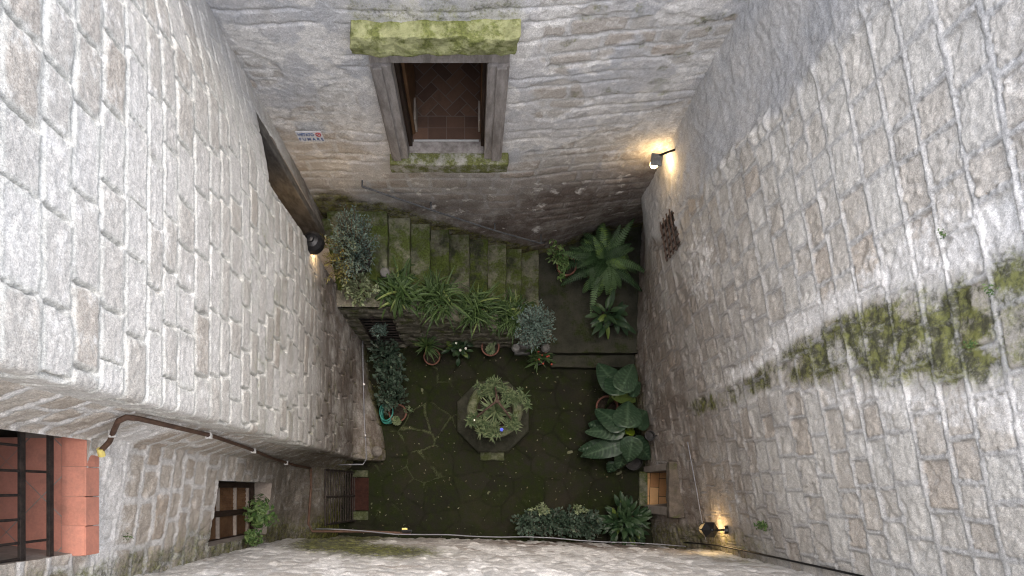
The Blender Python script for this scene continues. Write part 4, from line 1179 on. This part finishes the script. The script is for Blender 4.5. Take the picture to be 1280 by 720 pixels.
# -- pots in the row before the parapet
p0 = at(540, 446, 0.2)
t = plant('spiky_potted_plant', (p0.x, p0.y, 0.0), 'spiky grass like plant in a terracotta pot, leftmost of the row before the parapet', 'potted plant')
pot(t, 0.125, 0.22, M['terracotta']); rr = random.Random(15); mb = MB(); strap(mb, rr, 0.50, 46, 0.30, 0.022, (5, 85), (30, 100), 0.03)
mb.tube([(0,0,0.18), (-0.02,0.03,0.5)], 0.012, 6); fo = mb.build('foliage', M['leaf_strap'], t); fo.location = (-0.06, 0.10, 0)
p0 = at(573, 431, 0.3)
t = plant('white_flowering_plant', (p0.x, p0.y, 0.0), 'dark glossy plant with a few white flowers in the row before the parapet', 'potted plant')
pot(t, 0.11, 0.2, M['dark_pot']); rr = random.Random(16); mb = MB(); lance(mb, rr, 0.2, 60, 0.13, 0.075, 0.16, (0, 85), 0.06); mb.build('foliage', M['leaf_dark'], t)
for (a, b, c) in ((-0.03, 0.0, 0.40), (0.03, -0.10, 0.38), (0.11, -0.07, 0.36)):
    mb = MB(); mb.lathe([(0, 0.02), (0.014, 0.014), (0.02, 0.0), (0.0, -0.012)], 8, (a, b, c))
    mb.build('flower', M['white_petal'], t)
p0 = at(613, 434, 0.2)
t = plant('potted_cactus', (p0.x, p0.y, 0.0), 'two round leaved succulents in a terracotta pot, right of the white flowers', 'potted plant')
pot(t, 0.135, 0.22, M['terracotta']); mb = MB(); rr = random.Random(17)
for (a, b, r_) in ((0.0, -0.04, 0.07), (0.03, 0.08, 0.06)):
    for k in range(12): blade(mb, (a, b, 0.21), k*0.52, R(50-k*3), r_*1.3, 0.055, R(50), 4, None, 0.3, 0, rr.random())
mb.build('foliage', M['leaf_succ'], t)
# -- creeper pot by the far wall
p0 = at(708, 333, 0.5)
t = plant('potted_creeper', (p0.x, p0.y, 0.3), 'climbing creeper in a terracotta pot at the foot of the far wall', 'potted plant')
pot(t, 0.145, 0.24, M['terracotta']); rr = random.Random(18); mb = MB(); tw = MB()
for k in range(9):
    q = Vector((rr.uniform(-.05,.05), rr.uniform(-.05,.05), 0.22)); pts = [q.copy()]
    g_ = Vector((-0.20+rr.uniform(-.16,.12), 0.16+rr.uniform(-.12,.06), 0.30+rr.uniform(-.2,.25)))
    if k > 6: g_ = Vector((-0.1, -0.12, -0.02))
    for i in range(1, 9): pts.append(q + g_*(i/8) + Vector((rr.uniform(-.03,.03), rr.uniform(-.03,.03), 0.06*math.sin(i/8*3.1))))
    tw.tube(pts, 0.004, 4)
    for pp in pts[1:]:
        cluster(mb, rr, pp, (0.05, 0.05, 0.04), 5, 0.055, 0.1, 0.8)
mb.build('foliage', M['leaf_creeper'], t); tw.build('stem', M['bark'], t)
# -- big fern
p0 = at(757, 318, 0.9)
t = plant('potted_fern', (p0.x, p0.y - 0.03, 0.30), 'large spreading fern in a terracotta pot in the far right corner', 'fern')
pot(t, 0.24, 0.36, M['terracotta']); rr = random.Random(19); mb = MB(); fern(mb, rr, 0.34, 90, 0.66, 0.125); mb.build('fronds', M['leaf_fern'], t)
# -- lance-leaved plant under the fern
p0 = at(763, 393, 0.6)
t = plant('broad_leaved_plant', (p0.x, p0.y, 0.30), 'lance leaved aspidistra between the fern and the right wall step', 'plant')
pot(t, 0.13, 0.2, M['dark_pot']); rr = random.Random(20); mb = MB(); lance(mb, rr, 0.18, 34, 0.27, 0.085, 0.2, (5, 80), 0.08); mb.build('foliage', M['leaf_dark'], t)
# -- two giant heart-leaved plants by the right wall
def giant(name, base, label, leaves, seed):
    t = plant(name, base, label, 'plant', 'giant heart leaved plants by the right wall')
    rr = random.Random(seed); mb = MB(); sk = MB()
    for (px, py, z, az, tilt, L, W, rn) in leaves:
        a = at(px, py, z) - Vector(base)
        heart_leaf(mb, a, R(az), R(tilt), L, W, rn, rr.uniform(-.35,.35))
        sk.tube([(rr.uniform(-.04,.04), rr.uniform(-.04,.04), 0.2), (a.x*0.55, a.y*0.55, a.z*0.75), tuple(a)], [0.016, 0.012, 0.007], 6)
    mb.build('leaves', M['leaf_big'], t, smooth=True); sk.build('stalks', M['stalk'], t, smooth=True)
    return t
b1 = at(758, 509, 0.2); b1.z = 0
t = giant('heart_leaved_plant', (b1.x, b1.y, 0), 'giant dark heart leaved plant next to the low step, the farther of two', [
    (770, 483, 0.85, 118, 20, 0.50, 0.36, 0.35), (779, 482, 0.95, 62, 18, 0.46, 0.34, 0.55), (772, 488, 0.95, 96, 30, 0.42, 0.34, 0.25), (785, 483, 0.8, 20, 25, 0.30, 0.36, 0.45),
    (772, 489, 0.75, -25, 22, 0.40, 0.26, 0.94), (765, 487, 0.62, 165, 35, 0.16, 0.13, 0.97)], 61)
pot(t, 0.165, 0.26, M['terracotta'])
b2 = at(779, 552, 0.1); b2.z = 0
t = giant('heart_leaved_plant', (b2.x, b2.y, 0), 'giant dark heart leaved plant above the low doorway, with one yellow leaf', [
    (775, 531, 0.95, 135, 22, 0.46, 0.36, 0.3), (784, 528, 1.0, 80, 25, 0.42, 0.40, 0.5), (795, 526, 0.85, 40, 28, 0.34, 0.38, 0.4), (772, 540, 0.85, 172, 20, 0.48, 0.26, 0.6), (756, 536, 0.65, 160, 25, 0.28, 0.24, 0.2),
    (772, 556, 0.75, 196, 18, 0.52, 0.30, 0.45), (760, 558, 0.6, 205, 25, 0.46, 0.22, 0.55), (751, 556, 0.5, 192, 22, 0.36, 0.20, 0.3), (790, 552, 0.9, -95, 24, 0.34, 0.32, 0.5), (795, 554, 0.7, -38, 22, 0.42, 0.30, 0.25),
    (784, 540, 0.75, 60, 40, 0.22, 0.22, 0.98), (781, 566, 0.55, -100, 28, 0.30, 0.27, 0.6), (767, 580, 0.3, -110, 35, 0.20, 0.18, 0.35)], 62)
pot(t, 0.15, 0.24, M['dark_pot'])
p0 = at(792, 577, 0.25)
mb = MB(); mb.lathe([(0, 0.0), (0.10, 0.0), (0.135, 0.26), (0.125, 0.26), (0.12, 0.22), (0.0, 0.21)], 20)
tag(mb.build('plant_pot', M['dark_pot'], loc=(p0.x, p0.y, 0.0)), 'dark round pot of bare earth under the giant leaves', 'pot')
p0 = at(811, 545, 0.75)
mb = MB(); mb.lathe([(0, 0.0), (0.05, 0.0), (0.075, 0.13), (0.063, 0.13), (0.058, 0.09), (0.0, 0.08)], 16)
mb.tube([(0.06, 0, 0.10), (0.2, 0.02, 0.10)], 0.008, 5)
tag(mb.build('wall_pot', M['dark_pot'], loc=(p0.x, p0.y, 0.68)), 'small dark cup pot fixed to the right wall beside the giant leaves', 'pot')
# -- near right aspidistra
p0 = at(786, 652, 0.55)
t = plant('broad_leaved_plant', (p0.x, p0.y, 0.0), 'dense upright dark leaved plant in the near right corner', 'plant')
pot(t, 0.16, 0.25, M['terracotta']); rr = random.Random(23); mb = MB(); lance(mb, rr, 0.20, 120, 0.24, 0.078, 0.26, (10, 85), 0.13); mb.build('foliage', M['leaf_dark'], t)
# -- low bush along the near wall
p0 = at(697, 654, 0.35)
t = plant('leafy_bush', (p0.x, p0.y, 0.0), 'wide low bush of small dark leaves against the near wall', 'bush')
rr = random.Random(24); mb = MB(); tw = MB()
for (a, b, c, n) in ((-0.42, 0.0, 0.28, 900), (-0.12, 0.03, 0.33, 1100), (0.18, 0.0, 0.30, 1100), (0.47, -0.02, 0.28, 1000)):
    spray(mb, tw, rr, (a, b, 0.03), (a, b, c), (0.29, 0.25, 0.24), n//18, 13, 0.068, 0.55)
mb.build('foliage', M['leaf_bush'], t); tw.build('stem', M['bark'], t)
mb = MB(); tw2 = MB()
for (a, b) in ((-0.30, 0.20), (-0.20, 0.19), (0.33, 0.22)): spray(mb, tw2, rr, (a, b, 0.30), (a, b, 0.46), (0.13, 0.11, 0.08), 9, 9, 0.055, 0.5)
mb.build('young_leaves', M['leaf_pale'], t)
# -- bush along the left wall
p0 = at(486, 470, 0.4)
t = plant('leafy_bush', (p0.x, p0.y, 0.0), 'tall narrow bush of small dark leaves along the left wall', 'bush')
rr = random.Random(25); mb = MB(); tw = MB()
for (a, b, c, n) in ((-0.04, 0.32, 0.42, 900), (0.0, 0.02, 0.46, 1100), (0.03, -0.28, 0.40, 1000)):
    spray(mb, tw, rr, (a, b, 0.03), (a, b, c), (0.27, 0.27, 0.30), n//18, 13, 0.068, 0.55)
mb.build('foliage', M['leaf_bush'], t); tw.build('stem', M['bark'], t)
# -- pot and hose at its foot
p0 = at(497, 516, 0.2)
t = plant('potted_succulent', (p0.x, p0.y, 0.0), 'terracotta pot with a pale rosette at the foot of the left bush', 'potted plant')
pot(t, 0.135, 0.2, M['terracotta']); rr = random.Random(26); mb = MB()
for k in range(14): blade(mb, (-0.01, -0.12, 0.22), k*0.45, R(60-k*4), 0.085, 0.06, R(50), 4, None, 0.3, 0, rr.random())
cluster(mb, rr, (0.16, 0.05, 0.2), (0.08, 0.05, 0.06), 40, 0.05); mb.build('foliage', M['leaf_succ'], t)
p0 = at(484, 517, 0.1)
mb = MB(); pts = []
for i in range(130):
    a = i/24*2*math.pi; r_ = 0.115 + 0.02*math.sin(i*0.37)
    pts.append((r_*math.cos(a)*0.8, r_*math.sin(a)*1.2, 0.03 + i*0.0014 + 0.01*math.sin(i*0.5)))
mb.tube(pts, 0.011, 6)
tag(mb.build('garden_hose', M['hose'], smooth=True, loc=(p0.x, p0.y, 0.0)), 'coiled teal garden hose by the left wall pot', 'hose')
# -- barred cellar opening in the parapet face
gr = empty('cellar_grate', (0, 0, 0)); tag(gr, 'iron barred cellar opening in the stair parapet next to the left wall', 'grate')
mb = MB()
for k in range(9):
    z = 0.42 + k*0.125; mb.tube([(-1.50, YF-0.005+0.03*z, z), (-1.04, YF-0.005+0.03*z, z)], 0.012, 6)
mb.build('bars', M['iron'], gr)
mb = MB(); mb.tube([(-1.50, YF, 0.33), (-1.50, YF+0.04, 1.5), (-1.04, YF+0.04, 1.5), (-1.04, YF, 0.33), (-1.50, YF, 0.33)], 0.016, 6)
for x in (-1.35, -1.2): mb.tube([(x, YF+0.012, 0.33), (x, YF+0.05, 1.5)], 0.012, 6)
mb.build('frame', M['iron'], gr)
mb = MB(); mb.box((-1.52, YF+0.095, 0.28), (-1.02, YF+0.115, 1.55)); mb.build('recess_shade_panel', mat_plain('recess_shade_black', (0.006,0.006,0.006), 0.9), gr)  # flat black panel, its colour stands for the shade behind the bars
p0 = at(476, 409, 1.1)
t = plant('weed_clump', (p0.x, YF-0.03, 1.0), 'grey green weed growing through the barred cellar opening', 'weed')
rr = random.Random(27); mb = MB(); tw = MB(); spray(mb, tw, rr, (0, 0.04, -0.1), (0, -0.02, 0.05), (0.15, 0.10, 0.22), 36, 12, 0.05, 0.45); mb.build('foliage', M['leaf_blue'], t); tw.build('stem', M['bark'], t)
# -- succulents on the wellhead
WP = [(0.0, 0.33, 0.16, 'succulent'), (-0.14, 0.28, 0.12, 'succulent'), (0.24, 0.20, 0.13, 'succulent'), (0.34, 0.12, 0.16, 'succulent'), (-0.27, -0.16, 0.15, 'succulent'), (-0.08, -0.31, 0.18, 'succulent'), (0.27, -0.19, 0.17, 'succulent')]
WL = ['spiky pale succulent on the wellhead rim nearest the stairs', 'small succulent left of the rim arm on the wellhead', 'small spiky succulent on the right of the wellhead rim', 'succulent overhanging the right edge of the wellhead',
      'low succulent on the left front of the wellhead rim', 'broad succulent clump on the front of the wellhead rim', 'succulent on the right front of the rim beside the blue flower']
for k, (a, b, L, nm) in enumerate(WP):
    t = plant('succulent', (WX+a, WY+b, 0.875), WL[k], 'succulent', 'succulents on the wellhead')
    rr = random.Random(70+k); mb = MB(); 
    for j in range(9):
        ox, oy = rr.uniform(-.13,.13), rr.uniform(-.08,.08)
        for i in range(18): blade(mb, (ox, oy, 0.03), rr.uniform(0, 6.28), R(rr.uniform(10, 80)), L*rr.uniform(.4,.8), 0.024, R(rr.uniform(10, 60)), 4, lambda t: (1-t)**0.6*min(1,0.5+2*t), 0.4, 0, rr.random())
    mb.build('foliage', M['leaf_succ'], t)
t = plant('strap_leaved_plant', (WX, WY-0.02, 0.775), 'grey strap leaved plant growing inside the wellhead under the iron arms', 'plant')
rr = random.Random(80); mb = MB(); strap(mb, rr, 0.04, 90, 0.30, 0.026, (15, 80), (30, 80), 0.05); mb.build('foliage', M['leaf_succ'], t)
for (px, py, mt, lab) in ((627, 537, 'blue_petal', 'single blue flower on the front of the wellhead rim'), (593, 525, 'white_petal', 'single white flower on the left of the wellhead rim')):
    q = at(px, py, 0.98); mb = MB()
    R_ = 0.03 if mt[0] == 'b' else 0.014
    for k in range(5): blade(mb, (0,0,0), k*1.257, R(25), R_, R_*1.1, R(20), 3, None, 0.2)
    mb.tube([(0,0,0), (0,0,-0.10)], 0.003, 4)
    tag(mb.build('flower', M[mt], loc=q), lab, 'flower')

# ------------------------------------------------------------------ weeds on the walls
def weed(px, py, z, size, label, mat='leaf_creeper', n=60, rad=None):
    q = at(px, py, z)
    t = plant('wall_weed', q, label, 'weed', 'weeds growing from the walls')
    rr = random.Random(int(px*7+py)); mb = MB(); cluster(mb, rr, (0,0,0), rad or (size, size, size), n, size*0.42, 0.1, 0.3)
    mb.tube([(-0.05*np.sign(px-590)*-1, 0, -0.03), (0,0,0)], 0.004, 4); mb.build('foliage', M[mat], t)
def zr(px, x): return CAM_H - FPX*abs(x)/abs(px-590)
weed(324, 642, zr(324, 2.30), 0.16, 'bushy green weed growing from the sill of the brown window', n=330, rad=(0.15, 0.20, 0.16))
weed(315, 672, zr(315, 2.30), 0.12, 'lower green weed below the brown window at the near wall corner', n=160, rad=(0.10, 0.10, 0.14))
weed(160, 671, zr(160, 2.34), 0.035, 'tiny green weed on the recessed wall left of the brown window', n=30)
weed(1176, 292, zr(1176, 2.55), 0.035, 'tiny weed on the right wall above the moss streak', n=26)
weed(1212, 432, zr(1212, 2.64), 0.04, 'small weed at the lower edge of the moss streak', n=34)
weed(1236, 362, zr(1236, 2.61), 0.04, 'small bright weed inside the moss streak near the top', n=34)
weed(952, 656, zr(952, 2.93), 0.09, 'mossy weed tuft on the right wall above the near corner', n=120, rad=(0.06, 0.05, 0.2))

# ------------------------------------------------------------------ lamps
def wall_lamp(name, loc, mount, label, kind, power):
    t = tag(empty(name, loc), label, 'lamp', 'lit wall lamps of the courtyard')
    m = Vector(mount) - Vector(loc)
    arm = MB(); arm.tube([m, m*0.5 + Vector((0,0,0.06)), (0,0,0.10)], 0.012, 6)
    arm.build('arm', M['black_iron'], t)
    pl_ = MB(); d = m.normalized(); pl_.tube([m - d*0.012, m + d*0.03], 0.05, 10); pl_.build('mounting_plate', M['black_iron'], t)
    sh = MB()
    if kind == 'dome':
        sh.lathe([(0.0, 0.115), (0.03, 0.11), (0.035, 0.085), (0.07, 0.07), (0.105, 0.03), (0.118, -0.03), (0.108, -0.03), (0.09, 0.02), (0, 0.06)], 20)
    elif kind == 'square':
        sh.lathe([(0.0, 0.11), (0.02, 0.105), (0.085, 0.03), (0.085, 0.015), (0.0, 0.015)], 4, rot=R(38))
    else:
        sh.lathe([(0.0, 0.13), (0.02, 0.12), (0.03, 0.10), (0.10, 0.04), (0.10, 0.025), (0.0, 0.025)], 6)
        for k in range(6): sh.tube([(0.095*math.cos(k*1.047), 0.095*math.sin(k*1.047), 0.03), (0.065*math.cos(k*1.047), 0.065*math.sin(k*1.047), -0.14)], 0.006, 4)
        sh.lathe([(0.07, -0.14), (0.07, -0.155), (0.0, -0.16)], 6)
    sh.build('lamp_shade', M['black_iron'] if kind != 'square' else M['grey_pot'], t)
    gl = MB(); gl.lathe([(0.0, -0.01), (0.03, -0.015), (0.048, -0.05), (0.04, -0.085), (0.0, -0.10)], 14); gl.build('bulb', M['lamp_glass'], t, smooth=True)
    L = bpy.data.lights.new('lamp_light', 'POINT'); L.energy = power; L.color = (1.0, 0.66, 0.32); L.shadow_soft_size = 0.045
    lo = bpy.data.objects.new('lamp_light', L); COL.objects.link(lo); lo.parent = t; lo.location = (m * 0.45 + Vector((0, 0, -0.14)))
    return t
q = at(391, 303, 3.2); wall_lamp('wall_lamp', q, (-1.69, q.y-0.02, 3.22), 'black dome wall lamp by the landing doorway on the left wall', 'dome', 2.2)
q = at(820, 201, 3.1); wall_lamp('wall_lamp', q, (2.16, q.y+0.10, 3.15), 'square topped lit lantern in the far right corner', 'square', 1.2)
q = at(886, 662, 2.42); wall_lamp('wall_lamp', q, (2.93, q.y, 2.46), 'black hexagonal lantern low on the right wall near corner', 'hex', 1.5)

# ------------------------------------------------------------------ pipes and cables
def line(name, pts, r, mat, label, cat, seg=6, clips=()):
    if clips:
        t = tag(empty(name, (0,0,0)), label, cat)
        mb = MB(); mb.tube(pts, r, seg); mb.build('run', mat, t, smooth=True)
        for c in clips:
            mb = MB(); q_ = r*1.35; mb.box((c[0]-q_, c[1]-q_, c[2]-0.009), (c[0]+q_, c[1]+q_, c[2]+0.009), bev=0.003); mb.build('clip', M['white_clip'], t)
        return t
    mb = MB(); mb.tube(pts, r, seg); return tag(mb.build(name, mat, smooth=True), label, cat)
def LX(px, x): return CAM_H - FPX*abs(x)/(590-px)
# brown pipe down the inner corner of the recessed wall
cx, cy = -2.20, 0.40
pp = [(-2.24, 0.235, LX(126, 2.24)), (-2.19, 0.29, LX(137, 2.19)), (-2.08, 0.35, LX(143, 2.08)), (-1.98, 0.385, LX(148, 1.98)), (-1.92, 0.402, LX(158, 1.92)), (-1.90, 0.405, LX(172, 1.90)), (-1.93, 0.400, 5.0), (-2.02, 0.372, 4.0), (-2.14, 0.335, 3.0), (-2.20, 0.30, 1.9), (-2.10, 0.28, 1.6)]
brown = line('brown_pipe', pp, 0.017, M['brown_pipe'], 'brown pipe running down the inner corner of the recessed wall', 'pipe', clips=[(-2.12, 0.33, LX(141, 2.12)), (-1.925, 0.395, 5.05), (-2.03, 0.36, 3.85), (-2.17, 0.31, 2.4)])
mb = MB(); q = Vector(pp[0]) ; mb.tube([q + Vector((-0.005, -0.03, -0.02)), q+Vector((0.0, 0.012, 0.006))], 0.021, 8)
mb.build('end_cap', M['yellow'], brown)
line('brown_pipe', [(-2.10, 0.28, 1.58), (-2.10, 0.05, 1.56), (-2.14, -0.45, 1.55), (-2.10, -0.55, 1.5), (-1.4, -0.55, 1.52), (-0.8, -0.575, 1.52)], 0.018, M['brown_pipe'], 'brown pipe turning along the foot of the near wall at the left corner', 'pipe')
# cable along the foot of the left wall
zc = 0.55
line('grey_cable', [(-1.62, 2.2, zc-0.05), (-1.60, 1.6, zc), (-1.585, 1.0, zc), (-1.555, 0.45, zc), (-1.60, 0.37, zc+0.02), (-2.1, 0.36, zc+0.1)], 0.010, M['cable'], 'pale cable running level along the foot of the left wall', 'cable', clips=[(-1.59, 1.55, zc), (-1.57, 0.8, zc)])
# cable on the edge of the near wall
pts = []
for px in range(395, 890, 33):
    q = at(px, 663 + (px-400)*0.042 - 0.6, 1.62); pts.append((q.x, q.y + 0.006 + 0.010*math.sin(px*0.9) + 0.012*math.sin(px*0.021), 1.62 + 0.02*math.sin(px*0.31)))
line('grey_cable', pts, 0.0075, M['cable'], 'long grey cable along the edge of the near wall', 'cable')
pts = [(2.74, -0.685, 1.64), (2.80, -0.665, 2.0), (2.90, -0.66, 2.35), (2.97, -0.665, 3.0), (2.97, -0.66, 4.6), (2.97, -0.66, 6.2)]
line('black_cable', pts, 0.011, M['black_iron'], 'dark cable climbing the near right corner of the courtyard', 'cable')
pts = [(rx(y, 1.85)-0.035, y, 1.85) for y in (0.6, 0.3, 0.0, -0.3, -0.55, -0.66)]
line('grey_cable', pts, 0.007, M['cable'], 'thin pale cable on the right wall above the low doorway', 'cable')
# little yellow tipped tap on the pipe by the near wall
q = at(508, 664, 1.62)
t = tag(empty('water_tap', q), 'small tap with yellow handle on the pipe along the near wall', 'tap')
mb = MB(); mb.tube([(-0.06,0,0.0), (0.07,0,0.0)], 0.02, 8); mb.tube([(0.0,0,0), (0.0,0.05,0.02)], 0.014, 8); mb.build('body', M['black_iron'], t)
mb = MB(); mb.box((-0.055, 0.02, 0.015), (0.015, 0.045, 0.035), bev=0.005); mb.build('handle', M['yellow'], t)
# small stub on the left wall foot
q = at(471, 564, 0.5)
mb = MB(); mb.lathe([(0, 0.03), (0.05, 0.025), (0.078, 0.0), (0.07, -0.05), (0, -0.06)], 16)
tag(mb.build('pipe_stub', M['brown_stone'], loc=q), 'round stone coloured pipe stub at the corner foot of the left wall', 'pipe')

# ------------------------------------------------------------------ no smoking sign
sg = empty('no_smoking_sign', (-1.57, 3.43, 3.60)); tag(sg, 'small white sign with blue lettering on the far wall left of the window', 'sign')
mb = MB(); mb.box((-0.125, -0.004, -0.085), (0.125, 0.0, 0.085)); mb.build('plate', M['sign_white'], sg)
def text(s, x, z, size, mat, parent, sx=1.0):
    cu = bpy.data.curves.new('lettering', 'FONT'); cu.body = s; cu.size = size; cu.extrude = 0.001; cu.align_x = 'CENTER'
    cu.offset = 0.0012
    tmp = bpy.data.objects.new('tmp', cu); COL.objects.link(tmp)
    bpy.context.view_layer.update()
    me = bpy.data.meshes.new_from_object(tmp.evaluated_get(bpy.context.evaluated_depsgraph_get()))
    bpy.data.objects.remove(tmp)
    me.transform(Matrix.Translation((x, -0.0065, z)) @ Matrix.Rotation(R(90), 4, 'X') @ Matrix.Scale(sx, 4, (1,0,0)))
    me.materials.clear(); me.materials.append(mat)
    o = bpy.data.objects.new('lettering', me); COL.objects.link(o); o.parent = parent
    return o
text('VIETATO', -0.035, 0.012, 0.062, M['sign_blue'], sg, 0.62)
text('F U M A R E', 0.0, -0.062, 0.062, M['sign_blue'], sg, 0.75)
mb = MB(); ring = [(0.088 + 0.024*math.cos(a*0.3142), -0.007, 0.036 + 0.026*math.sin(a*0.3142)) for a in range(21)]
mb.tube(ring, 0.0045, 5); mb.tube([(0.071, -0.007, 0.018), (0.105, -0.007, 0.054)], 0.004, 5)
mb.build('prohibition_symbol', M['sign_red'], sg)
